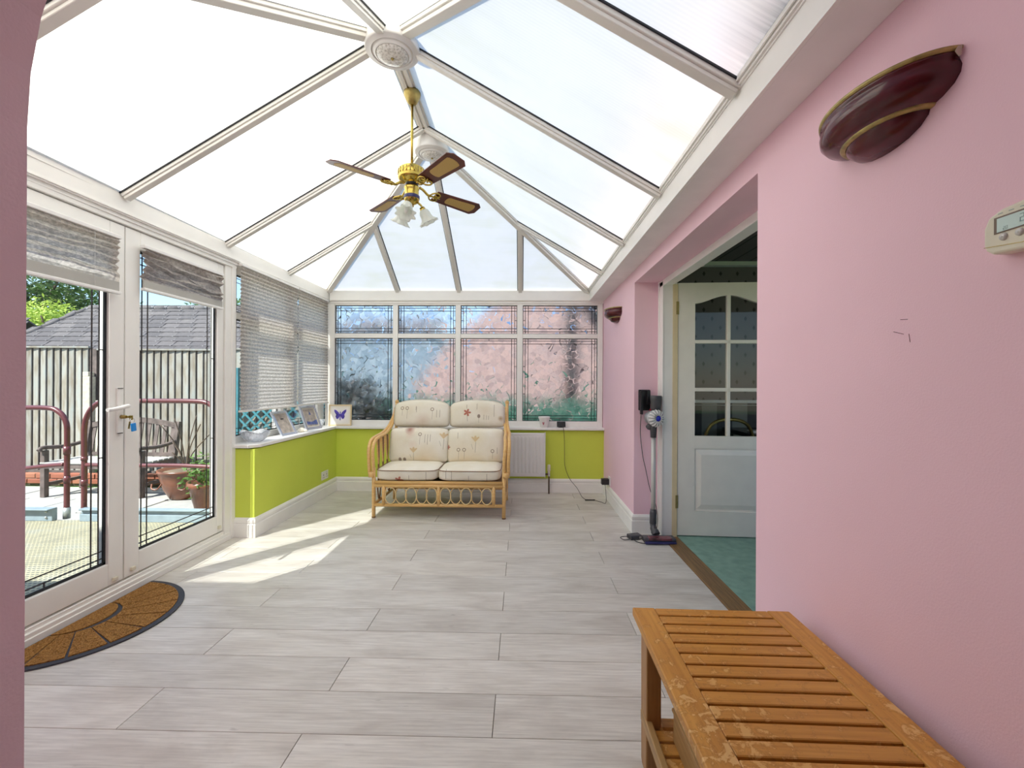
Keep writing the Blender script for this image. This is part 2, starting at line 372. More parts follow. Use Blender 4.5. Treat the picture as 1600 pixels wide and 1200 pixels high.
# printed cushion fabric: small flowers drawn with node distance fields (x right, z up, metres from the cushion's centre)
def m_print(name, stems=(), rings=(), reds=(), tulips=(), blots=(), dark=()):
    g = NG(name); co = g.coord(); sx = g.sep(co); X, Z = sx[0], sx[2]
    nb = g.noise(co, 6, 3); fine = g.noise(co, 180, 2)
    base = g.ramp(nb, [(.3, (.80, .74, .59)), (.7, (.88, .84, .73))])
    def dist(x, z, sxs=1, sz=1):
        a = g.math('MULTIPLY', g.math('SUBTRACT', X, x), sxs); b = g.math('MULTIPLY', g.math('SUBTRACT', Z, z), sz)
        return g.math('SQRT', g.math('ADD', g.math('MULTIPLY', a, a), g.math('MULTIPLY', b, b)))
    def less(d, r, soft=.003):
        n = g.new('ShaderNodeMapRange'); g.link(d, n.inputs[0]); n.inputs[1].default_value = r-soft; n.inputs[2].default_value = r+soft
        n.inputs[3].default_value = 1; n.inputs[4].default_value = 0; return n.outputs[0]
    def seg(x, z0, z1, w=.0016, lean=0.0):
        xx = g.math('ABSOLUTE', g.math('SUBTRACT', g.math('SUBTRACT', X, x), g.math('MULTIPLY', g.math('SUBTRACT', Z, z0), lean)))
        a = less(xx, w, .0012); c = (z0+z1)/2; b = less(g.math('ABSOLUTE', g.math('SUBTRACT', Z, c)), abs(z1-z0)/2, .004)
        return g.math('MULTIPLY', a, b)
    for (x, z, r, c, k) in blots:
        base = g.mix(g.math('MULTIPLY', less(dist(x, z), r, r*.8), k), base, c)
    for (x, z0, z1) in stems: base = g.mix(g.math('MULTIPLY', seg(x, z0, z1, .002), .8), base, (.24, .18, .12))
    for (x, z, l) in rings:
        d = g.math('ABSOLUTE', g.math('SUBTRACT', dist(x, z), .014)); base = g.mix(g.math('MULTIPLY', less(d, .0032, .002), .9), base, (.24, .16, .10))
        base = g.mix(g.math('MULTIPLY', seg(x, z-.014-l, z-.014, .0016, .04), .65), base, (.24, .18, .12))
    for (x, z, l) in dark:
        base = g.mix(g.math('MULTIPLY', less(dist(x, z, 1, .8), .015), .8), base, (.15, .08, .06)); base = g.mix(g.math('MULTIPLY', seg(x, z-.014-l, z-.01), .7), base, (.24, .18, .12))
    for (x, z, r, l) in reds:
        ang = g.math('ARCTAN2', g.math('SUBTRACT', Z, z), g.math('SUBTRACT', X, x)); pet = g.math('ABSOLUTE', g.math('COSINE', g.math('MULTIPLY', ang, 2.5)))
        d = g.math('SUBTRACT', dist(x, z), g.math('MULTIPLY', pet, r*.75)); base = g.mix(g.math('MULTIPLY', less(d, r*.3), .9), base, (.42, .07, .035))
        if l: base = g.mix(g.math('MULTIPLY', seg(x+.004, z-r-l, z-r*.6, .002, -.06), .7), base, (.22, .16, .12))
    for (x, z, r, l) in tulips:
        ang = g.math('ARCTAN2', g.math('SUBTRACT', X, x), g.math('SUBTRACT', Z, z-r*.8)); pet = g.math('ABSOLUTE', g.math('COSINE', g.math('MULTIPLY', ang, 5)))
        up = less(g.math('ABSOLUTE', ang), .75, .05); d = dist(x, z-r*.8)
        body = g.math('MULTIPLY', up, less(g.math('SUBTRACT', d, g.math('MULTIPLY', pet, r*.5)), r*1.1, .004))
        base = g.mix(g.math('MULTIPLY', body, .65), base, (.62, .40, .12))
        base = g.mix(g.math('MULTIPLY', seg(x, z-r*.8-l, z-r*.8, .002, .05), .7), base, (.22, .20, .12))
        base = g.mix(g.math('MULTIPLY', seg(x-.02, z-r*.8-l*.7, z-r*.8-l*.2, .002, -.35), .6), base, (.22, .20, .12))
    base = g.mix(g.math('MULTIPLY', fine, .18), base, (.45, .40, .32))
    g.color(base); g.set(Roughness=.9); g.bump(g.noise(co, 14, 3), .35, .01); return g.m

# ------------------------------------------------------------ mesh helpers
class MB:
    def __init__(s): s.v = []; s.f = []; s.sm = []
    def add(s, vs_, fs, smooth=False):
        o = len(s.v); s.v += [tuple(v) for v in vs_]; s.f += [tuple(i+o for i in f) for f in fs]; s.sm += [smooth]*len(fs); return s
    def box(s, x0, x1, y0, y1, z0, z1):
        if x0 > x1: x0, x1 = x1, x0
        if y0 > y1: y0, y1 = y1, y0
        if z0 > z1: z0, z1 = z1, z0
        return s.add([(x0, y0, z0), (x1, y0, z0), (x1, y1, z0), (x0, y1, z0), (x0, y0, z1), (x1, y0, z1), (x1, y1, z1), (x0, y1, z1)],
                     [(0, 3, 2, 1), (4, 5, 6, 7), (0, 1, 5, 4), (1, 2, 6, 5), (2, 3, 7, 6), (3, 0, 4, 7)])
    def cbox(s, c, size, rot=None):
        hx, hy, hz = [q/2 for q in size]; pts = [Vector((a*hx, b*hy, d*hz)) for d in (-1, 1) for a, b in ((-1, -1), (1, -1), (1, 1), (-1, 1))]
        R = rot if rot is not None else Matrix.Identity(3); c = Vector(c)
        return s.add([c+R@p for p in pts], [(0, 3, 2, 1), (4, 5, 6, 7), (0, 1, 5, 4), (1, 2, 6, 5), (2, 3, 7, 6), (3, 0, 4, 7)])
    def prism(s, pts, off, smooth=False):   # polygon pts (3d, ordered) extruded by vector off
        n = len(pts); off = Vector(off); a = [Vector(p) for p in pts]
        nrm = Vector((0, 0, 0))
        for i in range(n): nrm += a[i].cross(a[(i+1) % n])
        flip = nrm.dot(off) > 0
        fs = [tuple(range(n)) if not flip else tuple(reversed(range(n))), tuple(range(2*n-1, n-1, -1)) if not flip else tuple(range(n, 2*n))]
        for i in range(n):
            j = (i+1) % n; q = (i, i+n, j+n, j) if not flip else (i, j, j+n, i+n); fs.append(q)
        return s.add(a+[p+off for p in a], fs, smooth)
    def beam(s, p, q, wdt, hgt, up=(0, 0, 1), drop=0):
        p, q = Vector(p), Vector(q); d = (q-p).normalized(); r = d.cross(Vector(up)).normalized(); u = r.cross(d).normalized()
        a = [p+r*(sx*wdt/2)+u*(sz) for sx, sz in ((-1, -hgt), (1, -hgt), (1, 0), (-1, 0))]; a = [x-u*drop for x in a]
        return s.prism(a, q-p)
    def tube(s, pts, r, n=10, closed=False, caps=True):
        P = [Vector(p) for p in pts]; k = len(P); rr = r if isinstance(r, (list, tuple)) else [r]*k
        vs_ = []; up = None
        for i in range(k):
            if closed: t = (P[(i+1) % k]-P[i-1])
            else: t = P[min(i+1, k-1)]-P[max(i-1, 0)]
            t.normalize()
            if up is None:
                up = Vector((0, 0, 1)) if abs(t.z) < .9 else Vector((1, 0, 0))
            x = t.cross(up)
            if x.length < 1e-5: x = t.cross(Vector((0, 1, 0)))
            x.normalize(); y = x.cross(t).normalized(); up = y
            for j in range(n):
                a = 2*PI*j/n; vs_.append(P[i]+(x*math.cos(a)+y*math.sin(a))*rr[i])
        fs = []
        for i in range(k if closed else k-1):
            i2 = (i+1) % k
            for j in range(n):
                j2 = (j+1) % n; fs.append((i*n+j, i*n+j2, i2*n+j2, i2*n+j))
        s.add(vs_, fs, True)
        if caps and not closed:
            o = len(s.v)-len(vs_)
            s.f.append(tuple(o+j for j in reversed(range(n)))); s.sm.append(False)
            s.f.append(tuple(o+(k-1)*n+j for j in range(n))); s.sm.append(False)
        return s
    def lathe(s, prof, c=(0, 0, 0), n=32, axis='Z', wav=None, a0=0, a1=2*PI, rot=None):
        full = abs(a1-a0-2*PI) < 1e-6; m = n if full else n+1; vs_ = []; c = Vector(c)
        for i, (r, z) in enumerate(prof):
            for j in range(m):
                a = a0+(a1-a0)*j/n; R = r*(1+(wav(i, a) if wav else 0))
                p = Vector((R*math.cos(a), R*math.sin(a), z))
                if rot is not None: p = rot@p
                vs_.append(c+p)
        fs = []
        for i in range(len(prof)-1):
            for j in range(n):
                j2 = (j+1) % m
                fs.append((i*m+j, i*m+j2, (i+1)*m+j2, (i+1)*m+j))
        return s.add(vs_, fs, True)
    def sphere(s, c, r, n=14, sc=(1, 1, 1)):
        prof = [(math.sin(PI*i/(n//2))*1.0, -math.cos(PI*i/(n//2))) for i in range(n//2+1)]
        vs0 = len(s.v); s.lathe([(max(q[0], 1e-4)*r, q[1]*r) for q in prof], c, n)
        c = Vector(c)
        for i in range(vs0, len(s.v)):
            d = Vector(s.v[i])-c; s.v[i] = tuple(c+Vector((d.x*sc[0], d.y*sc[1], d.z*sc[2])))
        return s
    def build(s, name, mat, parent=None, bevel=0, seg=2, solid=0, loc=None):
        me = bpy.data.meshes.new(name); me.from_pydata(s.v, [], s.f); me.update()
        me.polygons.foreach_set('use_smooth', s.sm)
        bm = bmesh.new(); bm.from_mesh(me); bmesh.ops.recalc_face_normals(bm, faces=bm.faces)
        if bevel:
            es = [e for e in bm.edges if e.is_manifold and e.calc_face_angle(0) > .6]
            bmesh.ops.bevel(bm, geom=es, offset=bevel, segments=seg, profile=.5, affect='EDGES')
        bm.to_mesh(me); bm.free()
        if mat is not None:
            for mm in (mat if isinstance(mat, (list, tuple)) else [mat]): me.materials.append(MAT[mm] if isinstance(mm, str) else mm)
        o = bpy.data.objects.new(name, me); COL.objects.link(o)
        if parent is not None: o.parent = parent
        if loc is not None: o.location = loc
        if solid:
            md = o.modifiers.new('thick', 'SOLIDIFY'); md.thickness = solid; md.offset = 0
        return o

def empty(name, loc=(0, 0, 0), rz=0, parent=None):
    o = bpy.data.objects.new(name, None); COL.objects.link(o); o.location = loc; o.rotation_euler = (0, 0, rz); o.empty_display_size = .05
    if parent is not None: o.parent = parent
    return o
def thing(name, label, cat, loc=(0, 0, 0), rz=0, group=None):
    o = empty(name, loc, rz); o['label'] = label; o['category'] = cat
    if group: o['group'] = group
    return o
def tag(o, label, cat, group=None, kind=None):
    o['label'] = label; o['category'] = cat
    if group: o['group'] = group
    if kind: o['kind'] = kind
    return o
def struct(o): o['kind'] = 'structure'; return o
def stuff(o): o['kind'] = 'stuff'; return o
def clone(o, name=None, parent=None, loc=None, rot=None):
    c = o.copy(); COL.objects.link(c)
    if name: c.name = name
    c.parent = parent
    if loc is not None: c.location = loc
    if rot is not None: c.rotation_euler = rot
    return c
def box(name, mat, x0, x1, y0, y1, z0, z1, parent=None, bevel=0): return MB().box(x0, x1, y0, y1, z0, z1).build(name, mat, parent, bevel)
def arc(c, r, a0, a1, n, plane='xz', sq=1.0):
    out = []
    for i in range(n+1):
        a = a0+(a1-a0)*i/n; u, v = r*math.cos(a), r*math.sin(a)*sq
        out.append({'xz': (c[0]+u, c[1], c[2]+v), 'xy': (c[0]+u, c[1]+v, c[2]), 'yz': (c[0], c[1]+u, c[2]+v)}[plane])
    return out
def smooth(pts, k=6):     # Catmull-Rom through pts
    P = [Vector(p) for p in pts]; P = [P[0]*2-P[1]]+P+[P[-1]*2-P[-2]]; out = []
    for i in range(1, len(P)-2):
        for j in range(k):
            t = j/k; a, b, c, d = P[i-1], P[i], P[i+1], P[i+2]
            out.append(.5*((2*b)+(c-a)*t+(2*a-5*b+4*c-d)*t*t+(3*b-3*c+d-a)*t**3))
    out.append(P[-2]); return out

# ============================================================ ROOM SHELL
YF = 4.84        # face of the far dwarf wall
ZE = 2.215       # eave height
def xl(y): return -2.19+.0125*(y-1.9)   # left fascia face, very slightly out of square

# ---- floor
floor = struct(box('floor', 'earth', -2.45, 1.22, -3.0, 5.0, -.30, -.010))
cache = {}
P0, PW, PL = 1.688, .2075, 1.29
def plank(x0, x1, y0, y1):
    L = round(x1-x0, 3); W = round(y1-y0, 3); key = (L, W); g = .0011
    if key not in cache:
        mb = MB(); c = .0012
        a = [(g, g), (L-g, g), (L-g, W-g), (g, W-g)]; b = [(g+c, g+c), (L-g-c, g+c), (L-g-c, W-g-c), (g+c, W-g-c)]
        mb.add([(x, y, -.010) for x, y in a]+[(x, y, -c) for x, y in a]+[(x, y, 0) for x, y in b],
               [(3, 2, 1, 0)]+[(i, (i+1) % 4, 4+(i+1) % 4, 4+i) for i in range(4)]+[(4+i, 4+(i+1) % 4, 8+(i+1) % 4, 8+i) for i in range(4)]+[(8, 9, 10, 11)])
        o = mb.build('plank', 'floor', floor); cache[key] = o; o.location = (x0, y0, 0)
    else: clone(cache[key], 'plank', floor, (x0, y0, 0))
n = -12
while True:
    y0 = P0+n*PW; y1 = y0+PW
    if y0 >= YF: break
    y1 = min(y1, YF); ph = -.738 if n % 2 == 0 else -.093
    xmin = -2.28; xmax = 1.098 if (y0 > 1.70 and y1 < 3.56) else .90
    if y0 > 3.2 : xmin = -2.28 if y1 < 3.33 else -2.045
    if 3.2 < y0 < 3.33 <= y1: xmin = -2.045
    if y1 < .60: xmin = -1.9; xmax = 1.5 if y1 < .36 else .9
    x = ph-PL*3
    while x < xmax:
        a, b = max(x, xmin), min(x+PL, xmax)
        if b-a > .02: plank(a, b, y0, y1)
        x += PL
    n += 1

# ---- right wall with deep opening
wr = MB()
wr.box(.90, 1.10, .36, 1.71, 0, 2.45); wr.box(.90, 1.10, 3.55, 5.05, 0, 2.45); wr.box(.90, 1.10, 1.71, 3.55, 2.0, 2.45)
wr = struct(wr.build('wall_right', 'pink'))
# hairline scratches on the paint
for (y, z, L, a) in [(1.075, 1.315, .03, .3), (1.06, 1.345, .02, .1), (1.045, 1.30, .02, 1.4)]:
    MB().cbox((.8998, y, z), (.0006, L, .0012), Matrix.Rotation(a, 3, 'X')).build('paint_crack', 'maroon', wr)

# ---- near wall with round-headed arch (the camera stands in its mouth)
AX0, AX1, ASP = -.667, .80, 1.53
aw = MB(); ya, yb = .38, .58
R_ = (AX1-AX0)/2; cxm = (AX0+AX1)/2
pts = []
N = 28
for i in range(N+1):
    a = PI-PI*i/N
    pts.append((cxm+R_*math.cos(a), ASP+.665*math.sin(a)))
top = 3.10
aw.box(-2.6, AX0, ya, yb, 0, ASP); aw.box(AX1, .90, ya, yb, 0, ASP)
aw.box(-2.6, AX0, ya, yb, ASP, top); aw.box(AX1, 1.1, ya, yb, ASP, top)
for i in range(N):
    (xa, za), (xb, zb) = pts[i], pts[i+1]
    aw.add([(xa, ya, za), (xb, ya, zb), (xb, ya, top), (xa, ya, top), (xa, yb, za), (xb, yb, zb), (xb, yb, top), (xa, yb, top)],
           [(0, 1, 2, 3), (7, 6, 5, 4), (0, 4, 5, 1), (3, 2, 6, 7)], False)
struct(aw.build('wall_near', 'pink'))
# outside stretch of the house wall beside the conservatory
hw = empty('house_wall', (0, 0, 0)); tag(hw, 'rendered house wall outside, left of the arch', 'wall')
box('wall', 'render', -9.0, -2.6, .30, .58, -.3, 3.05, hw); box('eaves_board', 'pvc', -9.0, -2.6, .58, .62, 2.86, 3.06, hw)

# ---- room behind the camera
t = MB(); t.box(-2.0, 1.6, -3.1, -3.0, 0, .9); t.box(-2.0, 1.6, -3.1, -3.0, 2.15, 2.45); t.box(-2.0, .1, -3.1, -3.0, .9, 2.15); t.box(1.0, 1.6, -3.1, -3.0, .9, 2.15); struct(t.build('wall_back', 'plaster'))  # window opening is added, unseen, to brighten the near pink wall
rb = MB(); rb.box(-2.1, -2.0, -3.1, .38, 0, 2.45); struct(rb.build('wall_rear_left', 'plaster'))
struct(MB().box(1.6, 1.7, -3.1, .38, 0, 2.45).build('wall_rear_right', 'plaster'))
struct(box('ceiling_rear', 'ceil', -2.1, 1.7, -3.1, .38, 2.45, 2.55))
struct(box('floor_rear', 'earth', -2.0, 1.6, -3.0, .38, -.02, -.0105))
struct(box('wall_rear_front', 'plaster', 1.1, 1.7, .36, .40, 0, 2.45))

# ---- dwarf walls
struct(MB().box(-2.33, .90, YF, 5.06, -.3, .675).build('wall_far', 'lime'))
struct(MB().box(-2.33, -2.045, 3.345, YF, -.3, .675).build('wall_left', 'lime'))

def baseboard(name, p, q, nrm, ext0=0, ext1=0):
    prof = [(0, 0), (.018, 0), (.018, .098), (.0125, .104), (.0125, .110), (.016, .114), (.016, .132), (.006, .148), (0, .150)]
    p, q, nrm = Vector((*p, 0)), Vector((*q, 0)), Vector((*nrm, 0)); d = (q-p).normalized(); mb = MB(); a = []; b = []
    for (u, z) in prof:
        a.append(p+nrm*u+Vector((0, 0, z))+d*(ext0*u)); b.append(q+nrm*u+Vector((0, 0, z))+d*(ext1*u))
    k = len(prof); mb.add(a+b, [tuple(range(k)), tuple(range(2*k-1, k-1, -1))]+[(i, (i+1) % k, k+(i+1) % k, k+i) for i in range(k)])
    return struct(mb.build(name, 'gloss'))
baseboard('baseboard_far', (-2.045, YF), (.90, YF), (0, -1), 1, -1)
baseboard('baseboard_left', (-2.045, 3.345), (-2.045, YF), (1, 0), -1, -1)
baseboard('baseboard_left_end', (-2.235, 3.345), (-2.045, 3.345), (0, -1), 0, 1)
baseboard('baseboard_right', (.90, 3.55), (.90, YF), (-1, 0), -1, -1)
baseboard('baseboard_reveal', (.90, 3.55), (1.095, 3.55), (0, -1), -1, 0)
baseboard('baseboard_right_near', (.90, .58), (.90, 1.71), (-1, 0), 0, 1)

# ---- window sill: one L shaped board with a clipped corner
sp = [(-2.26, 3.325), (-2.08, 3.325), (-2.028, 3.40), (-2.028, 4.795), (.90, 4.795), (.90, 4.90), (-2.26, 4.90)]
struct(MB().prism([(x, y, .683) for x, y in sp], (0, 0, .027)).build('trim_1', 'gloss', bevel=.006))

# ---- fascia / eaves trims
def skewbeam(mb, d0, d1, z0, z1, y0=.58, y1=4.93):
    mb.add([(xl(y)+d, y, z) for y in (y0, y1) for d, z in ((d0, z0), (d1, z0), (d1, z1), (d0, z1))],
           [(0, 1, 2, 3), (7, 6, 5, 4), (0, 4, 5, 1), (1, 5, 6, 2), (2, 6, 7, 3), (3, 7, 4, 0)])
t = MB(); skewbeam(t, -.12, 0, 2.105, ZE); skewbeam(t, -.12, .006, 2.112, 2.120); skewbeam(t, -.12, -.012, 2.085, 2.105); skewbeam(t, -.12, -.02, 2.062, 2.085, .58, 3.345)
struct(t.build('trim_2', 'pvc'))
t = MB(); t.box(-2.14, .76, 4.87, 5.02, 2.10, 2.212); t.box(-2.14, .76, 4.866, 5.0, 2.106, 2.112); t.box(-2.14, .90, 4.885, 5.0, 2.075, 2.10)
struct(t.build('trim_3', 'pvc'))
t = MB(); t.box(.752, .90, .58, 4.93, 2.10, 2.20); t.box(.735, .78, .58, 4.93, 2.196, 2.212); struct(t.build('trim_4', 'ceil', bevel=.002))
t = MB(); t.box(.74, .752, .58, 4.93, 2.10, 2.2); 
t.box(.728, .736, .58, 4.93, 2.203, 2.222); t.box(.72, .726, .58, 4.93, 2.214, 2.232)
struct(t.build('trim_5', 'pvc'))
struct(box('trim_6', 'ceil', .90, 1.1, .58, 5.05, 2.45, 2.5))

# ============================================================ ROOF
K = .56; XR = -.72; XLF = -2.185; XRT = .745; YN, Y1, Y2, YFAR = .60, 2.39, 3.40, 4.90
ZR = ZE+.588*(XR-XLF)
ceil = empty('ceiling'); struct(ceil)
def zl(x): return ZE+(ZR-ZE)*(x-XLF)/(XR-XLF)
def zrt(x): return ZE+(ZR-ZE)*(XRT-x)/(XRT-XR)
def hip(side, near, t):   # point on a hip, t 0 at eave corner .. 1 at ridge
    xe = XLF if side < 0 else XRT; ye = YN if near else YFAR; yr = Y1 if near else Y2
    return Vector((xe+(XR-xe)*t, ye+(yr-ye)*t, ZE+(ZR-ZE)*t))
RY = [1.54, 2.375, 3.215, 4.07]
def hipy(side, near, y):
    ye = YN if near else YFAR; yr = Y1 if near else Y2; return hip(side, near, (y-ye)/(yr-ye))
def panel(pts, mat='poly'):
    off = Vector((0, 0, .018)); P = [Vector(p) for p in pts]; n = len(P)
    mb = MB(); mb.prism(P, off)
    o = mb.build('roof_panel', [mat, 'clearskin'], ceil)
    for f in o.data.polygons:
        f.material_index = 0 if (f.normal.z < -.3) else 1
    return o
for side in (-1, 1):
    xe = XLF if side < 0 else XRT
    E = lambda y: Vector((xe, y, ZE)); Rg = lambda y: Vector((XR, y, ZR)); H = lambda near, y: hipy(side, near, y)
    panel([E(YN), E(RY[0]), H(True, RY[0])])
    panel([E(RY[0]), E(RY[1]), H(True, RY[1]), H(True, RY[0])])
    panel([E(RY[1]), E(RY[2]), Rg(RY[2]), Rg(RY[1])])
    panel([E(RY[2]), E(RY[3]), H(False, RY[3]), Rg(Y2), Rg(RY[2])])
    panel([E(RY[3]), E(YFAR), H(False, RY[3])])
XF = [-1.385, -.70, -.02]
def far(x):     # where a far-end bar at x meets a hip
    t = (x-XLF)/(XR-XLF) if x < XR else (XRT-x)/(XRT-XR); return hip(-1 if x < XR else 1, False, t)
Ef = lambda x: Vector((x, YFAR, ZE))
panel([Ef(XLF), Ef(XF[0]), far(XF[0])], 'polyX'); panel([Ef(XF[0]), Ef(XF[1]), Vector((XR, Y2, ZR)), far(XF[0])], 'polyX')
panel([Ef(XF[1]), Ef(XF[2]), far(XF[2]), Vector((XR, Y2, ZR))], 'polyX'); panel([Ef(XF[2]), Ef(XRT), far(XF[2])], 'polyX')
En = lambda x: Vector((x, YN, ZE))
panel([En(XLF), En(XR), Vector((XR, Y1, ZR))], 'polyX'); panel([En(XR), En(XRT), Vector((XR, Y1, ZR))], 'polyX')

def bar(p, q, wd=.052, gap=.007, hg=.034, name='glazing_bar'):
    p, q = Vector(p), Vector(q); up = Vector((0, 0, 1))
    mb = MB(); mb.beam(p, q, wd, hg*.55, drop=.004); mb.beam(p, q, wd*.72, hg*.45, drop=.004+hg*.55)
    o = mb.build(name, 'pvc2', ceil, bevel=.002, seg=1)
    g = MB(); g.beam(p, q, wd+2*gap, .006, drop=.001); g.build('gasket', 'gasket', o)
    return o
for side in (-1, 1):
    xe = XLF if side < 0 else XRT
    for y in RY:
        q = hipy(side, True, y) if y < Y1-.02 else (Vector((XR, y, ZR)) if y < Y2 else hipy(side, False, y))
        bar((xe, y, ZE), q, wd=.06 if y < 1.6 else .052)
    bar(hip(side, True, 0), hip(side, True, 1), .07, hg=.045, name='hip_bar'); bar(hip(side, False, 0), hip(side, False, 1), .07, hg=.045, name='hip_bar')
for x in XF: bar(Ef(x), far(x) if x != XF[1] else Vector((XR, Y2, ZR)))
bar(En(XR), Vector((XR, Y1, ZR)))
rb = MB(); rb.box(XR-.045, XR+.045, Y1, Y2, ZR-.028, ZR-.004); rb.box(XR-.03, XR-.006, Y1, Y2, ZR-.038, ZR-.028); rb.box(XR+.006, XR+.03, Y1, Y2, ZR-.038, ZR-.028)
rb.build('ridge_beam', 'pvc2', ceil, bevel=.002, seg=1)
box('ridge_gasket', 'gasket', XR-.062, XR+.062, Y1, Y2, ZR-.008, ZR-.002, ceil)

def downlight(y, r, lab):
    t = thing('ceiling_light', lab, 'ceiling light', (XR+.024, y, ZR-.005), group='round ceiling lights on the ridge')
    zb = -.124
    prof = [(.02, .0), (r*.97, -.002), (r, -.008), (r, zb+.012), (r*.985, zb+.004), (r*.95, zb), (r*.80, zb), (r*.775, zb-.006), (r*.755, zb-.006), (r*.74, zb-.001), (r*.66, zb-.010), (r*.61, zb-.016), (r*.59, zb-.016), (r*.585, zb-.008), (.02, zb-.008)]
    MB().lathe(prof, n=56).build('housing', 'plastic_w', t)
    MB().lathe([(r*.585, zb-.008), (r*.56, zb-.020), (r*.35, zb-.030), (.01, zb-.034)], n=40).build('lens', 'lens', t)
    MB().sphere((0, 0, zb-.035), .008, 10).build('lens_screw', 'oldbrass', t)
    return t
downlight(2.335, .143, 'white round ceiling light at the near end of the roof ridge')
downlight(3.375, .133, 'white round ceiling light beyond the fan, at the far ridge end')

t = MB(); t.box(-2.40, -2.186, .6, 5.05, 2.19, 2.245); t.box(-2.40, .95, 4.915, 5.05, 2.19, 2.245); t.box(.748, .95, .6, 5.05, 2.19, 2.245)  # unseen eave filler, added to stop sun leaking between fascia and panels
struct(t.build('trim_11', 'pvc'))
# ============================================================ FAR WINDOW (window_1)
def lead(mb, ax, a0, a1, z0, z1, c, hor='X', ins=(.027, .060), w=.0045, th=.003):
    # double line border came; ax 'X' -> window in XZ plane at y=c ; 'Y' -> YZ plane at x=c
    def bx(p0, p1, q0, q1):
        if hor == 'X': mb.box(p0, p1, c-th/2, c+th/2, q0, q1)
        else: mb.box(c-th/2, c+th/2, p0, p1, q0, q1)
    for i in ins:
        bx(a0+i-w/2, a0+i+w/2, z0, z1); bx(a1-i-w/2, a1-i+w/2, z0, z1); bx(a0, a1, z0+i-w/2, z0+i+w/2); bx(a0, a1, z1-i-w/2, z1-i+w/2)
    m = (a0+a1)/2; zm = z0+(z1-z0)*.48; d = ins[0]
    bx(m-w/2, m+w/2, z1-d, z1); bx(m-w/2, m+w/2, z0, z0+d)
    for zz in ([zm] if z1-z0 < .5 else [z0+(z1-z0)*.33, z0+(z1-z0)*.66]):
        bx(a0, a0+d, zz-w/2, zz+w/2); bx(a1-d, a1, zz-w/2, zz+w/2)
win1 = empty('window_1'); struct(win1)
YW = 4.925
XB = [-2.14, -2.096, -1.44, -1.383, -.738, -.681, -.054, .010, .837, .895]
ZB = [.705, .772, 1.689, 1.739, 2.055, 2.10]
mb = MB()
mb.box(XB[0]-.06, XB[1], YW-.03, YW+.045, ZB[0], ZB[5]); mb.box(XB[8], XB[9], YW-.03, YW+.045, ZB[0], ZB[5])
mb.box(XB[1], XB[8], YW-.03, YW+.045, ZB[0], ZB[1]); mb.box(XB[1], XB[8], YW-.03, YW+.045, ZB[4], ZB[5])
mb.build('window_frame', 'pvc', win1, bevel=.004)
for i in (2, 4, 6): box('mullion', 'pvc', XB[i], XB[i+1], YW-.031, YW+.04, ZB[1], ZB[4], win1, bevel=.004)
for i in (1, 3, 5, 7):
    box('transom', 'pvc', XB[i], XB[i+1], YW-.026, YW+.04, ZB[2], ZB[3], win1, bevel=.004)
    for (z0, z1) in ((ZB[1], ZB[2]), (ZB[3], ZB[4])):
        x0, x1 = XB[i], XB[i+1]
        gp = box('glass_pane', 'pattern', x0-.004, x1+.004, YW+.006, YW+.014, z0-.004, z1+.004, win1)
        mb = MB(); lead(mb, 'X', x0, x1, z0, z1, YW+.002, w=.0062); mb.build('lead_strips', 'gasket', gp)
        mb = MB(); g_ = .006
        mb.box(x0, x0+g_, YW-.004, YW+.004, z0, z1); mb.box(x1-g_, x1, YW-.004, YW+.004, z0, z1); mb.box(x0, x1, YW-.004, YW+.004, z0, z0+g_); mb.box(x0, x1, YW-.004, YW+.004, z1-g_, z1)
        mb.build('glazing_seal', 'gasket', gp)

# ============================================================ LEFT WINDOW (window_2)
win2 = empty('window_2'); struct(win2)
XW = -2.275; YB = [3.345, 3.40, 4.05, 4.115, 4.80, 4.90]
mb = MB(); mb.box(XW-.04, XW+.035, YB[0], YB[1], .705, 2.10); mb.box(XW-.04, XW+.035, YB[4], YB[5]+.06, .705, 2.10)
mb.box(XW-.04, XW+.035, YB[1], YB[4], .705, .760); mb.box(XW-.04, XW+.035, YB[1], YB[4], 2.04, 2.12)
mb.build('window_frame', 'pvc', win2, bevel=.004)
box('mullion', 'pvc', XW-.04, XW+.036, YB[2], YB[3], .76, 2.04, win2, bevel=.004)
for (a, b) in ((YB[1], YB[2]), (YB[3], YB[4])):
    box('transom', 'pvc', XW-.04, XW+.030, a, b, 1.689, 1.739, win2, bevel=.004)
    for (z0, z1) in ((.76, 1.689), (1.739, 2.04)):
        gp = box('glass_pane', 'glass', XW-.006, XW+.002, a-.003, b+.003, z0-.003, z1+.003, win2)
        mb = MB(); lead(mb, 'Y', a, b, z0, z1, XW+.005, 'Y'); mb.build('lead_strips', 'lead', gp)
        mb = MB(); g_ = .010
        for (p0, p1, q0, q1) in ((a, a+g_, z0, z1), (b-g_, b, z0, z1), (a, b, z0, z0+g_), (a, b, z1-g_, z1)): mb.box(XW+.004, XW+.008, p0, p1, q0, q1)
        mb.build('glazing_seal', 'gasket', gp)

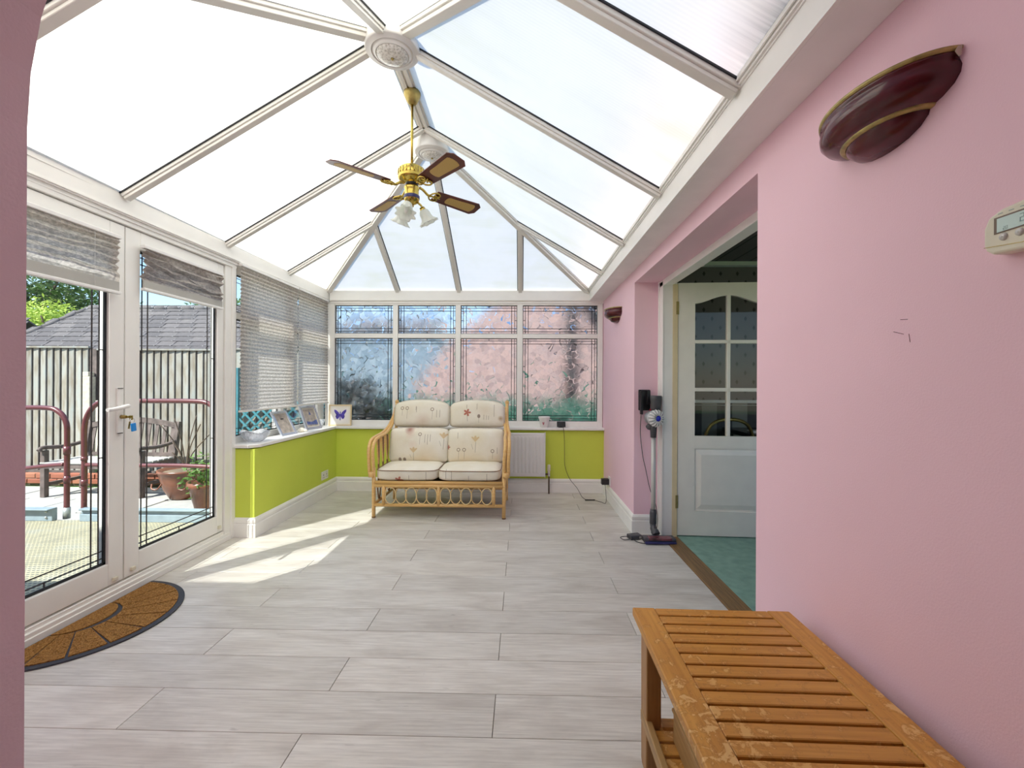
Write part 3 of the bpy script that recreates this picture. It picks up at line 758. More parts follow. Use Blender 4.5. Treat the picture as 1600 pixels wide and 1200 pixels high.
# ============================================================ PATIO DOORS
DX = -2.215    # inner face of leaves
fr = MB(); fr.box(DX-.07, DX+.012, 3.237, 3.345, 0, 2.09); fr.box(DX-.07, DX+.012, 1.47, 1.585, 0, 2.09); fr.box(DX-.07, DX+.012, 1.585, 3.237, 2.060, 2.09)
fr.box(DX-.07, DX+.022, 3.30, 3.345, 0, 2.09)
fr.box(DX-.09, DX+.004, 1.47, 3.345, 0.0, .078); fr.box(DX-.09, DX+.0145, 1.47, 3.345, 0, .058); fr.box(DX-.09, DX+.020, 1.47, 3.345, 0, .036); fr.box(DX-.07, DX-.02, 1.58, 3.24, .078, .088)
fr = struct(fr.build('trim_7', 'pvc', bevel=.003, seg=1))
sp_ = MB(); sp_.box(DX-.07, DX+.005, .58, 1.47, 0, 2.10); struct(sp_.build('wall_left_near', 'pink'))
def leaf(name, y0, y1, gy0, gy1):
    d = empty(name); struct(d); z0, z1, gz0, gz1 = .088, 2.055, .207, 1.95; th = .055
    a = MB(); a.box(DX-th, DX, y0, gy0, z0, z1); a.box(DX-th, DX, gy1, y1, z0, z1); a.box(DX-th, DX, gy0, gy1, z0, gz0); a.box(DX-th, DX, gy0, gy1, gz1, z1)
    a.build('door_frame', 'pvc', d, bevel=.004)
    gp = box('glass_pane', 'glass', DX-.034, DX-.026, gy0-.003, gy1+.003, gz0-.003, gz1+.003, d)
    mb = MB(); lead(mb, 'Y', gy0, gy1, gz0, gz1, DX-.022, 'Y', ins=(.036, .076), w=.0055, th=.004); mb.build('lead_strips', 'lead', gp)
    mb = MB(); g_ = .014
    for (p0, p1, q0, q1) in ((gy0, gy0+g_, gz0, gz1), (gy1-g_, gy1, gz0, gz1), (gy0, gy1, gz0, gz0+g_), (gy0, gy1, gz1-g_, gz1)): mb.box(DX-.024, DX-.016, p0, p1, q0, q1)
    mb.build('glazing_seal', 'gasket', gp)
    return d
d1 = leaf('door_1', 1.60, 2.414, 1.725, 2.325); d2 = leaf('door_2', 2.420, 3.232, 2.515, 3.168)
box('meeting_seal', 'gasket', DX-.05, DX-.008, 2.414, 2.420, .09, 2.05, d2)
for y in (1.75, 2.36): MB().cbox((DX+.006, y, .115), (.012, .03, .02)).build('corner_cap', 'cream', d1, bevel=.004)
for y in (2.47, 3.19): MB().cbox((DX+.006, y, .125), (.012, .03, .022)).build('corner_cap', 'cream', d2, bevel=.004)
# handle, keys
hb = MB(); hb.cbox((DX+.006, 2.378, 1.03), (.012, .030, .25)); hb = hb.build('handle_plate', 'pvc', d1, bevel=.004)
MB().tube(smooth([(DX+.010, 2.385, 1.052), (DX+.045, 2.385, 1.054), (DX+.058, 2.37, 1.054), (DX+.060, 2.30, 1.043), (DX+.058, 2.255, 1.040)]), [.011]*20+[.010]*5, 10).build('lever', 'plastic_w', hb)
MB().cbox((DX+.013, 2.378, .905), (.004, .03, .004)).cbox((DX+.013, 2.378, 1.152), (.004, .03, .004)).build('plate_shadow_gap', 'gasket', hb)
kk = thing('key_bunch', 'brass keys with a blue tag hanging in the patio door lock', 'keys', (DX+.012, 2.385, .995))
MB().lathe([(.001, .026), (.009, .026), (.011, 0), (.001, 0)], n=16, rot=Matrix.Rotation(PI/2, 3, 'Y')).build('lock_cylinder', 'oldbrass', kk)
MB().cbox((.035, .0, 0), (.03, .004, .012)).cbox((.055, .0, -.004), (.018, .004, .024)).build('key', 'brass', kk, bevel=.001)
MB().tube(arc((.058, .004, -.02), .014, 0, 2*PI, 18, 'yz')[:-1], .0012, 6, closed=True).build('key_ring', 'chrome', kk)
MB().cbox((.058, .012, -.058), (.008, .030, .045), Matrix.Rotation(.12, 3, 'X')).build('key_tag', 'bluetag', kk, bevel=.003)
MB().cbox((.050, -.006, -.045), (.003, .011, .04), Matrix.Rotation(-.2, 3, 'X')).build('key', 'oldbrass', kk, bevel=.001)

# ============================================================ BLINDS
def pleats(y0, y1, zt, zb, x, pitch, amp, ny=24, sag=None, fan=0):
    n = max(2, int(round((zt-zb)/(pitch/2)))); vs_ = []; fs = []
    for i in range(n+1):
        z = zt+(zb-zt)*i/n
        for j in range(ny+1):
            y = y0+(y1-y0)*j/ny; e = amp*(1 if i % 2 else -1); dz = 0
            if sag: dx, dz = sag(y, i/n)
            else: dx = 0
            if 0 < i < n: vs_.append((x+e*(.9+.2*math.sin(y*40+i))+dx, y+random.uniform(-.0015, .0015)*(j in (0, ny)), z+dz))
            else: vs_.append((x, y, z))
    for i in range(n):
        for j in range(ny):
            a = i*(ny+1)+j; fs.append((a, a+1, a+ny+2, a+ny+1))
    return vs_, fs
def blind(label, y0, y1, zt, zb, x, mat, pitch=.026, amp=.007, sag=None, band=0, cords=2, zt2=None):
    t = thing('pleated_blind', label, 'blind', (x, y0, zt), group='pleated blinds along the left side')
    def L(m): 
        m.v = [(v[0]-x, v[1]-y0, v[2]-zt) for v in m.v]; return m
    mb = MB(); mb.box(x-.015, x+.014, y0-.004, y1+.004, zt-.016, zt+.004); L(mb).build('head_rail', 'plastic_w', t, bevel=.003)
    v, f = pleats(y0, y1, zt-.016, zb+.016+band, x, pitch, amp, sag=sag)
    L(MB().add(v, f, False)).build('pleated_fabric', mat, t)
    if band: L(MB().box(x-.004, x+.004, y0, y1, zb+.014, zb+.018+band)).build('lining_band', 'blindgrey', t)
    L(MB().box(x-.014, x+.014, y0-.002, y1+.002, zb, zb+.016)).build('bottom_rail', 'plastic_w' if band else 'pvc2', t, bevel=.003)
    for k in range(cords):
        yy = y0+(y1-y0)*(.22+.56*k/max(1, cords-1)); L(MB().tube([(x+.009, yy, zt-.01), (x+.009, yy, zb+.01)], .0008, 5)).build('lift_cord', 'plastic_w', t)
    return t
def sagA(y, t):
    s = math.sin((y-1.6)*5.2+t*2.5)
    return (.012*math.sin(y*11+t*7)*t+.01*noise.noise(Vector((y*6, t*9, 1)))*t*2, -.020*t*(1-t)*s*3+.012*noise.noise(Vector((y*7, t*5, 3)))*t*(1-t)*4)
def sagB(y, t):
    s = (y-2.5)/.66
    return (.020*noise.noise(Vector((y*7, t*6, 7)))+.008*math.sin(y*16+t*9), (.07*(.5-s)*t*(1-t)*4*.5-.05*s*(1-s)*4*t*(1-t))+.02*noise.noise(Vector((y*9, t*6, 5)))*t*(1-t)*4)
blind('pale pleated blind, half raised on the left patio door leaf', 1.70, 2.345, 1.975, 1.66, DX+.030, 'blind', .036, .009, sagA, band=.05, cords=2)
blind('stained crumpled pleated blind raised on the right patio door leaf', 2.50, 3.170, 1.975, 1.715, DX+.030, 'blinddirty', .034, .010, sagB, band=.042, cords=0)
blind('long grey pleated blind over the window nearest the patio doors', 3.352, 4.215, 2.10, .955, -2.165, 'blind', .030, .005, cords=0)
blind('long grey pleated blind over the window in the far left corner', 4.225, 4.87, 2.10, .960, -2.160, 'blind', .030, .005, cords=0)
MB().tube([(-2.155, 4.235, .95), (-2.152, 4.235, .74)], .0015, 6).build('blind_cord', 'plastic_w', bpy.data.objects['pleated_blind.003'] if 'pleated_blind.003' in bpy.data.objects else None)
_c = [o for o in bpy.data.objects if o.name.startswith('blind_cord')][0]
if _c.parent: _c.matrix_parent_inverse = Matrix.Translation(-Vector(_c.parent.location))

# ============================================================ DOORWAY ON THE RIGHT, NEXT ROOM
tr = MB()
tr.box(1.092, 1.106, 3.452, 3.54, 0, 1.99); tr.box(1.092, 1.106, 1.76, 3.54, 1.955, 2.0); tr.box(1.086, 1.094, 3.525, 3.552, 0, 2.0)
tr.box(1.10, 1.205, 3.452, 3.56, 0, 2.0); tr.box(1.10, 1.175, 1.74, 3.56, 1.962, 2.0); tr.box(1.10, 1.215, 1.74, 3.56, 1.985, 2.02)
tr.box(1.092, 1.205, 1.72, 1.80, 0, 1.99)
struct(tr.build('trim_8', 'gloss', bevel=.002, seg=1))
box('door_rebate', 'creampaint', 1.170, 1.208, 3.446, 3.453, 0.0, 1.965, bpy.data.objects['trim_8'])
struct(box('trim_9', 'threshold', 1.098, 1.215, 1.74, 3.55, -.02, .008, bevel=.003))
nr = 1.10
struct(box('floor_next_room', 'tealcarpet', 1.213, 4.8, .9, 4.6, -.03, .012))
struct(box('wall_next_back', 'paper', 1.10, 4.8, 4.45, 4.55, 1.02, 2.42)); struct(box('wall_next_dado', 'stripe', 1.10, 4.8, 4.45, 4.55, 0, 1.02))
t = MB(); t.box(4.7, 4.8, .9, 4.55, 0, .9); t.box(4.7, 4.8, .9, 4.55, 2.1, 2.42); t.box(4.7, 4.8, .9, 4.55, .9, 2.1); struct(t.build('wall_next_right', 'paper')); t = MB(); t.box(1.1, 4.8, .85, .95, 0, .8); t.box(1.1, 4.8, .85, .95, 2.15, 2.42); t.box(1.1, 1.9, .85, .95, .8, 2.15); t.box(4.2, 4.8, .85, .95, .8, 2.15); struct(t.build('wall_next_near', 'paper'))  # near wall's window opening is added out of view to light the glazed door
struct(box('ceiling_next_room', 'paper', 1.10, 4.8, .85, 4.55, 2.40, 2.5))
t = MB(); t.box(1.22, 4.7, 4.43, 4.45, 1.005, 1.035); t.box(1.22, 4.7, 4.435, 4.45, .98, .985); t.box(1.22, 4.7, 4.38, 4.45, 2.36, 2.40); struct(t.build('trim_10', 'gloss', bevel=.003))
mb = MB(); mb.box(1.10, 1.2, .95, 1.74, 0, 2.42); mb.box(1.10, 1.2, 3.56, 4.45, 0, 2.42); mb.box(1.101, 1.2, 1.74, 3.56, 2.02, 2.42); struct(mb.build('wall_next_left', 'plaster'))
# glazed door, opened at right angles into the next room
d3 = empty('door_3', (1.212, 3.452, .02), math.radians(-3.0)); struct(d3)
DW, DH = .762, 1.955; th = .035
stl = .128; top_c = [];
def archz(x):  # curve of the top rail underside
    u = (x-stl)/(DW-2*stl); s = math.sin(PI*u); return 1.795+.062*(s*s*(1.4-.4*s))
mb = MB(); mb.box(0, stl, 0, th, 0, DH); mb.box(DW-stl, DW, 0, th, 0, DH); mb.box(stl, DW-stl, 0, th, 0, .19); mb.box(stl, DW-stl, 0, th, .675, .770)
N = 24
for i in range(N):
    xa = stl+(DW-2*stl)*i/N; xb = stl+(DW-2*stl)*(i+1)/N; za, zb_ = archz(xa), archz(xb)
    mb.prism([(xa, 0, za), (xb, 0, zb_), (xb, 0, DH), (xa, 0, DH)], (0, th, 0))
mb.build('door_frame', 'doorpaint', d3)
pm = MB(); pm.box(stl, DW-stl, .010, th-.010, .19, .675); pm.build('panel_bed', 'doorpaint', d3)
pp = [(stl+.012, .19+.012), (DW-stl-.012, .19+.012), (DW-stl-.012, .663), (stl+.012, .663)]; pq = [(stl+.05, .24), (DW-stl-.05, .24), (DW-stl-.05, .625), (stl+.05, .625)]
a = MB(); a.add([(x, .010, z) for x, z in pp]+[(x, -.001, z) for x, z in pq], [(4, 5, 6, 7)]+[(i, (i+1) % 4, 4+(i+1) % 4, 4+i) for i in range(4)]); a.build('raised_panel', 'doorpaint', d3)
mm = MB(); cxd = DW/2
mm.box(cxd-.014, cxd+.014, -.001, th, .770, archz(cxd)+.004)
mm.build('glazing_bar', 'doorpaint', d3, bevel=.004)
for z in (1.115, 1.485): MB().box(stl, DW-stl, -.001, th, z, z+.028).build('glazing_bar', 'doorpaint', d3, bevel=.004)
cols_ = [(stl, cxd-.014), (cxd+.014, DW-stl)]; rows_ = [(.77, 1.115), (1.143, 1.485), (1.513, 1.87)]
for (a0, a1) in cols_:
    for (b0, b1) in rows_: box('glass_pane', 'glass', a0-.002, a1+.002, .014, .018, b0-.002, b1, d3)
for z in (.26, 1.76): MB().box(-.030, .004, -.006, .002, z-.05, z+.05).box(-.016, -.008, -.012, -.004, z-.05, z+.05).build('hinge', 'oldbrass', d3)
# things seen dimly through the door's panes
rad2 = thing('radiator', 'dim radiator on the striped wall of the next room', 'radiator', (2.45, 4.42, .25))
MB().box(0, .7, -.06, -.02, 0, .55).build('panel', 'plastic_w', rad2, bevel=.01)
for k in range(14): MB().box(.03+k*.047, .05+k*.047, -.066, -.06, .04, .51).build('flute', 'plastic_w', rad2, bevel=.002, seg=1)
tb = thing('dining_table', 'dark table with papers behind the glazed door', 'table', (2.50, 4.02, .012))
MB().box(-.55, .45, -.33, .33, .72, .76).build('table_top', 'dark_table', tb, bevel=.01)
for sx in (-.5, .4):
    for sy in (-.28, .28): MB().cbox((sx, sy, .36), (.06, .06, .72)).build('leg', 'dark_table', tb, bevel=.005)
tag(MB().prism([(2.0, 3.86, .773), (2.26, 3.80, .773), (2.31, 3.96, .773), (2.03, 4.02, .773)], (0, 0, .012)).build('paper_stack', 'plaster'), 'pale papers lying on the dark table in the next room', 'papers')
tch = thing('dining_chair', 'dark chair with curved back beside the table in the next room', 'chair', (1.68, 3.80, .012))
MB().box(-.2, .2, -.2, .2, .43, .47).build('seat', 'dark_table', tch, bevel=.01)
for sx in (-.18, .18):
    for sy in (-.18, .18): MB().cbox((sx, sy, .215), (.035, .035, .43)).build('leg', 'dark_table', tch)
MB().tube(smooth([(-.18, -.18, .45), (-.19, -.19, .75), (-.1, -.2, .88), (.1, -.2, .88), (.19, -.19, .75), (.18, -.18, .45)]), .014, 8).build('backrest', 'oldbrass', tch)

# ============================================================ OBJECTS ON THE RIGHT WALL
def sconce(y, label, group='maroon wall lights'):
    t = thing('wall_light', label, 'wall light', (.90, y, 1.888), group=group); Wd, D = .180, .125
    A = Matrix(((-D, 0, 0), (0, Wd, 0), (0, 0, 1)))
    def half(prof, name, mat, solid=0, yoff=0):
        mb = MB(); mb.lathe(prof, n=36, a0=-PI/2, a1=PI/2)
        mb.v = [(-v[0]*D, v[1]*Wd, v[2]*.93) for v in mb.v]
        # the lower tier is set towards the wall and slightly to one side
        return mb.build(name, mat, t, solid=solid)
    half([(.96, -.001), (1.0, 0), (1.0, -.006), (.97, -.009)], 'rim', 'gold')
    half([(.90, -.002), (.97, -.009), (.985, -.016), (.955, -.020), (.965, -.027), (.99, -.040), (.975, -.056), (.90, -.072), (.76, -.084), (.66, -.088)], 'upper_bowl', 'maroon')
    half([(.60, -.083), (.66, -.082), (.68, -.087), (.655, -.093), (.60, -.094)], 'middle_rim', 'gold')
    half([(.60, -.090), (.575, -.104), (.47, -.120), (.30, -.131), (.12, -.136), (.001, -.137)], 'lower_bowl', 'maroon')
    half([(.001, -.05), (.90, -.05)], 'inner_floor', 'plaster')
    MB().box(-.012, 0, -.05, .05, -.08, -.02).build('wall_bracket', 'plaster', t)
    if y < 2:
        MB().prism([(-.012, -Wd-.0008, -.004), (-.004, -Wd-.0008, -.002), (-.003, -Wd+.0015, -.020), (-.008, -Wd+.0012, -.024), (-.017, -Wd+.0002, -.014)], (0, -.0012, 0)).build('glaze_chip', 'stone', t)
    return t
sconce(1.103, 'large maroon pottery wall light with worn gold rims, nearest the camera')
sconce(4.17, 'small looking maroon wall light beyond the doorway, by the far window')
th_ = thing('thermostat', 'cream room thermostat with a pale display on the pink wall', 'thermostat', (.90, .787, 1.472))
TW, THh = .066, .046
def tp(y, z): return (y, z)
outl = [(.062, -.030), (.066, -.018), (.066, .012), (.058, .030), (.035, .040), (0, .043), (-.035, .040), (-.058, .030), (-.066, .012), (-.066, -.018), (-.062, -.030), (-.05, -.040), (0, -.043), (.05, -.040)]
MB().prism([(0, y, z) for y, z in outl], (-.030, 0, 0)).build('case', 'cream', th_, bevel=.005, seg=3)
MB().prism([(-.0305, y, z) for y, z in [(.066*.97, -.024), (0, -.032), (-.064, -.024), (-.064, -.0228), (0, -.0308), (.064, -.0228)]], (-.0004, 0, 0)).build('seam', 'oldbrass', th_)
MB().box(-.0312, -.029, -.050, .046, -.004, .026).build('display_surround', 'copper', th_)
sc_ = MB().box(-.0318, -.0312, -.048, .0405, -.002, .023).build('display', 'lcd', th_)
seg7 = {'2': 'abged', '5': 'afgcd', '1': 'bc', '0': 'abcdef'}
def digit(ch, y, z, h, par):
    w_ = h*.5; t_ = h*.09; S = {'a': (0, w_, h-t_, h), 'g': (0, w_, h/2-t_/2, h/2+t_/2), 'd': (0, w_, 0, t_), 'f': (0, t_, h/2, h), 'e': (0, t_, 0, h/2), 'b': (w_-t_, w_, h/2, h), 'c': (w_-t_, w_, 0, h/2)}
    mb = MB()
    for q in seg7[ch]:
        a0, a1, b0, b1 = S[q]; mb.box(-.0321, -.0318, y-a0, y-a1, z+b0, z+b1)
    mb.build('digit', 'lcdseg', par)
digit('2', .003, .005, .014, sc_); digit('5', -.0075, .005, .014, sc_)
digit('2', .030, .000, .006, sc_); digit('0', .0255, .000, .006, sc_)
for y in (.030, .004, -.022): MB().lathe([(.001, .0035), (.006, .003), (.007, 0)], (-.030, y, -.0125), 16, rot=Matrix.Rotation(-PI/2, 3, 'Y')).build('button', 'silver', th_)
for k in range(5): MB().box(-.0306, -.030, .040-k*.018, .032-k*.018, .031, .032).build('printed_dash', 'lcdseg', th_)
def socket(label, loc, nrm, double=True, plug=False):
    t = thing('wall_socket', label, 'socket', loc, group='white wall sockets'); w_ = .146 if double else .086; s = nrm
    MB().box(0, s*.010, -w_/2, w_/2, -.043, .043).build('face_plate', 'plastic_w', t, bevel=.003)
    for c in ((-.036, .036) if double else (0,)):
        MB().box(s*.0095, s*.0112, c-.004, c+.004, -.002-.0, .014).box(s*.0095, s*.0112, c-.014, c-.008, -.022, -.016).box(s*.0095, s*.0112, c+.008, c+.014, -.022, -.016).build('pin_holes', 'gasket', t)
        MB().box(s*.010, s*.0145, c-.006, c+.006, .020, .034).build('switch', 'plastic_w', t, bevel=.001)
    return t
socket('white double wall socket low on the lime wall, left of the sofa', (-2.045, 4.545, .228), 1)
socket('white wall socket low on the pink wall in the far right corner', (.90, 4.50, .205), -1, False)
pg = thing('power_plug', 'black plug adaptor in the socket on the pink wall', 'plug', (.888, 4.50, .20))
MB().box(-.075, 0, -.03, .03, -.03, .03).build('plug_body', 'black', pg, bevel=.006)

# ============================================================ VACUUM CLEANER hung in the reveal
vc = thing('vacuum_cleaner', 'cordless stick vacuum with white fan disc, hung beside the doorway', 'vacuum cleaner', (1.03, 3.42, 0))
MB().tube([(-.010, .01, .195), (-.002, .04, .79)], .0175, 16).build('wand', 'silver', vc)
MB().tube([(-.012, .008, .10), (-.011, .010, .12), (-.010, .01, .195), (-.010, .01, .225)], [.020, .026, .026, .022], 16).build('wand_cuff', 'grey_plastic', vc)
MB().tube(smooth([(-.012, .008, .11), (-.010, -.01, .075), (0, -.04, .045)]), [.022]*4+[.026]*4+[.03]*5, 14).build('neck', 'grey_plastic', vc)
hd = MB().box(-.115, .125, -.125, -.035, .008, .045).build('floor_head', 'grey_plastic', vc, bevel=.012)
MB().box(-.08, .09, -.128, -.07, .030, .0465).build('brush_window', 'brushwin', hd, bevel=.002)
MB().box(-.11, .12, -.140, -.120, .006, .022).build('soft_bumper', 'navy', hd, bevel=.004)
MB().tube([(-.006, .03, .775), (-.004, .035, .85), (0, .035, .90)], [.022, .026, .035], 16).build('wand_socket', 'grey_plastic', vc)
ax = (Vector((.30, -.95, 0))).normalized()
bd = MB().tube([(-.048, .055, .925), (-.034, .04, .927), (.0, -.02, .928)], [.040, .050, .056], 28).build('motor_body', 'bodygrey', vc); rotd = ax.to_track_quat('Z', 'Y').to_matrix()
MB().lathe([(.060, -.03), (.063, -.01), (.061, .012), (.040, .026), (.022, .028), (.020, .022)], (.0, -.02, .928), 60, rot=rotd, wav=lambda i, a: .06*math.cos(15*a) if i in (2, 3) else 0).build('white_fan_disc', 'discgrey', vc)
for k in range(15):
    a = 2*PI*k/15; MB().tube([Vector((.0, -.02, .928))+rotd@Vector((r*math.cos(a), r*math.sin(a), z)) for r, z in ((.024, .030), (.042, .029), (.060, .016), (.064, .0))], .0052, 8).build('fan_rib', 'plastic_w', vc)
MB().lathe([(.021, .020), (.021, .030), (.012, .034), (.001, .035)], (.0, -.02, .928), 24, rot=rotd).build('blue_cap', 'blue', vc)
MB().lathe([(.001, .985), (.036, .985), (.038, 1.02), (.043, 1.075), (.044, 1.095), (.040, 1.10), (.001, 1.10)], (.010, .02, 0), 24).build('dust_cyclone', 'grey_plastic', vc)
MB().cbox((-.025, .04, .99), (.014, .012, .015)).build('release_button', 'red', vc, bevel=.002)
MB().tube(smooth([(-.035, .055, .85), (-.03, .045, .86), (-.01, .04, .87)]), .025, 10).build('handle_grip', 'grey_plastic', vc)
dk = thing('charging_dock', 'black wall dock that holds the stick vacuum', 'wall dock', (.985, 3.545, 1.05))
MB().box(-.055, .035, -.03, 0, -.07, .095).build('dock_plate', 'black', dk, bevel=.006); MB().box(-.050, -.030, -.06, -.03, -.10, .085).build('dock_arm', 'black', dk, bevel=.005); MB().box(.0, .03, -.05, -.03, -.02, .09).build('dock_arm', 'black', dk, bevel=.005)
tag(MB().tube(smooth([(.95, 3.53, .945), (.945, 3.53, .80), (.965, 3.53, .62), (.985, 3.52, .52), (1.02, 3.52, .36), (1.06, 3.51, .25), (1.075, 3.50, .14), (1.05, 3.46, .04), (1.0, 3.44, .006), (.935, 3.43, .006)], 8), .0028, 6).build('charger_cable', 'cable'), 'thin black charger cable hanging behind the vacuum', 'cable')
ad = thing('power_adaptor', 'dark mains adaptor on the floor beside the vacuum head', 'adaptor', (.875, 3.42, 0), .3)
MB().box(-.05, .05, -.035, .035, .001, .034).build('adaptor_body', 'grey_plastic', ad, bevel=.008)
MB().box(.02, .045, -.038, -.034, .010, .026).build('adaptor_label', 'silver', ad)
MB().tube(smooth([(-.05, 0, .02), (-.08, .01, .02), (-.11, .02, .012), (-.10, -.02, .006), (-.06, -.03, .01)]), .003, 6).build('adaptor_lead', 'cable', ad)
MB().tube(smooth([(-.02, -.03, .01), (-.03, -.07, .005), (.0, -.12, .005), (.05, -.13, .005)]), .003, 6).build('adaptor_lead', 'cable', ad)

# ============================================================ THINGS ON THE FAR SILL, RADIATOR
rd = thing('radiator', 'white panel radiator under the far window, behind the sofa', 'radiator', (-.245, YF-.004, 0))
MB().box(-.50, .50, -.075, -.040, .185, .655).build('panel', 'plastic_w', rd, bevel=.008)
for k in range(24): 
    o = MB().box(-.478+k*.0405, -.455+k*.0405, -.083, -.074, .225, .615).build('flute', 'plastic_w', rd, bevel=.003, seg=1)
MB().box(-.505, -.498, -.082, -.02, .18, .66).box(.498, .505, -.082, -.02, .18, .66).build('side_trim', 'plastic_w', rd)
MB().box(-.45, -.40, -.04, 0, .3, .6).box(.40, .45, -.04, 0, .3, .6).build('wall_bracket', 'plastic_w', rd)
MB().tube([(.50, -.06, .21), (.545, -.06, .21)], .010, 10).tube([(.545, -.06, 0), (.545, -.06, .24)], .0085, 10).build('pipe', 'copper', rd)
MB().lathe([(.014, .19), (.015, .235), (.010, .245)], (.545, -.06, 0), 16).build('valve_body', 'chrome', rd)
MB().lathe([(.001, .315), (.014, .313), (.017, .30), (.018, .25), (.012, .24)], (.545, -.06, 0), 16).build('valve_cap', 'cream', rd)

pt = thing('planter_cup', 'white cup with pink rose motif on the far sill, right end', 'cup', (.25, 4.845, .71))
MB().lathe([(.001, 0), (.038, 0), (.042, .008), (.043, .02), (.056, .085), (.063, .105), (.063, .118), (.058, .118), (.052, .09), (.001, .085)], n=30, wav=lambda i, a: .02*math.cos(10*a) if i in (5, 6, 7) else 0).build('bowl', 'plastic_w', pt)
rm = M('rose_print', (.62, .22, .26), .5, var=.4, scale=60)
mb = MB()
for (dx, dz, r) in ((-.012, .045, .010), (-.018, .055, .007), (-.006, .056, .006), (-.012, .034, .005)):
    mb.lathe([(.001, .0), (r, 0), (r*.6, .0012), (.001, .0012)], (dx, -math.sqrt(max(1e-6, .0505**2-dx*dx)), dz), 10, rot=Matrix.Rotation(PI/2, 3, 'X'))
mb.build('rose_motif', rm, pt)
dv = thing('weather_display', 'small black device standing on the far sill, beside the cup', 'device', (.435, 4.84, .71))
MB().cbox((0, 0, .035), (.095, .012, .062), Matrix.Rotation(-.35, 3, 'X')).build('device_body', 'black', dv, bevel=.003)
MB().box(-.03, .03, -.01, .035, 0, .006).build('device_foot', 'black', dv)
tag(MB().tube(smooth([(.44, 4.83, .725), (.455, 4.785, .70), (.465, 4.78, .60), (.47, 4.805, .45), (.475, 4.81, .30), (.52, 4.79, .17), (.60, 4.75, .07), (.63, 4.60, .02), (.66, 4.52, .008)], 8), .0028, 6).build('device_cable', 'cable'), 'thin dark cable hanging from the sill down the lime wall', 'cable')
pc = thing('cable_coupler', 'small dark inline coupler on the cable near the floor', 'coupler', (.70, 4.50, .01))
MB().tube([(-.05, 0, .0), (.05, 0, .0)], .007, 8).build('coupler_body', 'cable', pc)
tag(MB().tube(smooth([(.74, 4.50, .01), (.80, 4.44, .006), (.84, 4.40, .008), (.85, 4.44, .09), (.845, 4.49, .19), (.83, 4.50, .21)], 8), .0028, 6).build('plug_cable', 'cable'), 'thin dark cable looping from the floor up to the plug', 'cable')

# ---- things on the left sill
bw = thing('crystal_bowl', 'cut crystal bowl with wavy rim at the near end of the left sill', 'bowl', (-2.150, 3.52, .71))
wv = lambda i, a: (.05*math.cos(6*a)*(i/6))
mb = MB(); mb.lathe([(.001, .0), (.045, .0), (.06, .006), (.085, .03), (.098, .055), (.105, .075), (.108, .085), (.100, .083), (.092, .058), (.078, .034), (.052, .014), (.001, .012)], n=48, wav=lambda i, a: .035*math.cos(12*a)*(1 if i in (4, 5, 6) else .3 if i == 3 else 0))
o_ = len(mb.v)
mb.v = [(x, y, z+(.010*math.cos(4*math.atan2(y, x)) if z > .07 else 0)) for x, y, z in mb.v]
mb.build('bowl', 'crystal', bw)
def picture(name, label, loc, rz, W, Hh, tilt, fm, bar_, inner):
    t = thing(name, label, 'picture frame', loc, rz, 'framed pictures on the left sill'); Rx = Matrix.Rotation(-tilt, 3, 'X')
    def P(m): m.v = [tuple(Rx@Vector(v)) for v in m.v]; return m
    mb = MB(); mb.box(-W/2, -W/2+bar_, 0, .015, 0, Hh); mb.box(W/2-bar_, W/2, 0, .015, 0, Hh); mb.box(-W/2+bar_, W/2-bar_, 0, .015, 0, bar_); mb.box(-W/2+bar_, W/2-bar_, 0, .015, Hh-bar_, Hh)
    P(mb).build('frame', fm, t, bevel=.002)
    P(MB().box(-W/2+bar_, W/2-bar_, .006, .010, bar_, Hh-bar_)).build('mount', 'mountcard', t)
    P(MB().box(-W/2+.004, W/2-.004, .011, .016, .004, Hh-.004)).build('back_board', 'black', t)
    P(MB().box(-.02, .02, .014, .018, Hh*.3, Hh*.7)).build('strut_hinge', 'black', t)
    MB().prism([(-.02, .012+Hh*.6*math.sin(tilt), Hh*.6), (.02, .012+Hh*.6*math.sin(tilt), Hh*.6), (.03, .065, .0), (-.03, .065, 0)], (0, .003, 0)).build('strut', 'black', t)
    inner(t, P, W, Hh, bar_); return t
def butterfly(t, P, W, Hh, b):
    def wing(sx):
        return [(sx*x, y) for x, y in [(.004, .0), (.02, .03), (.05, .055), (.072, .06), (.070, .035), (.055, .012), (.048, 0), (.055, -.018), (.045, -.045), (.025, -.05), (.008, -.025)]]
    mb = MB()
    for sx in (-1, 1):
        mb.prism([(x*.9, .0055, Hh*.52+z*.95) for x, z in wing(sx)], (0, -.0008, 0))
    mb.box(-.005, .005, .0047, .0055, Hh*.52-.06, Hh*.52+.035)
    P(mb).build('butterfly_print', 'purple', t)
    P(MB().box(-W/2+b+.018, W/2-b-.018, .0056, .0062, b+.018, Hh-b-.018)).build('picture_paper', 'plaster', t)
def seapic(t, P, W, Hh, b):
    P(MB().box(-W/2+b+.012, W/2-b-.012, .005, .006, b+.012, Hh-b-.012)).build('picture_paper', 'sepia', t)
    P(MB().prism([(-W/2+b+.015, .005, b+.03), (W/2-b-.015, .005, b+.022), (W/2-b-.015, .005, b+.075), (0, .005, b+.055), (-W/2+b+.015, .005, b+.066)], (0, -.001, 0))).build('sea_print', 'seablue', t)
    P(MB().prism([(-.012, .005, Hh*.62), (.02, .005, Hh*.60), (.004, .005, Hh*.78)], (0, -.001, 0))).build('boat_print', 'seablue', t)
def plainpic(t, P, W, Hh, b):
    P(MB().box(-W/2+b+.004, W/2-b-.004, .005, .006, b+.004, Hh-b-.004)).build('picture_paper', 'sepia', t)
picture('picture_frame', 'silver photo frame beside the crystal bowl, leaning back', (-2.105, 3.98, .711), math.radians(84), .22, .245, .50, 'silverframe', .024, plainpic)
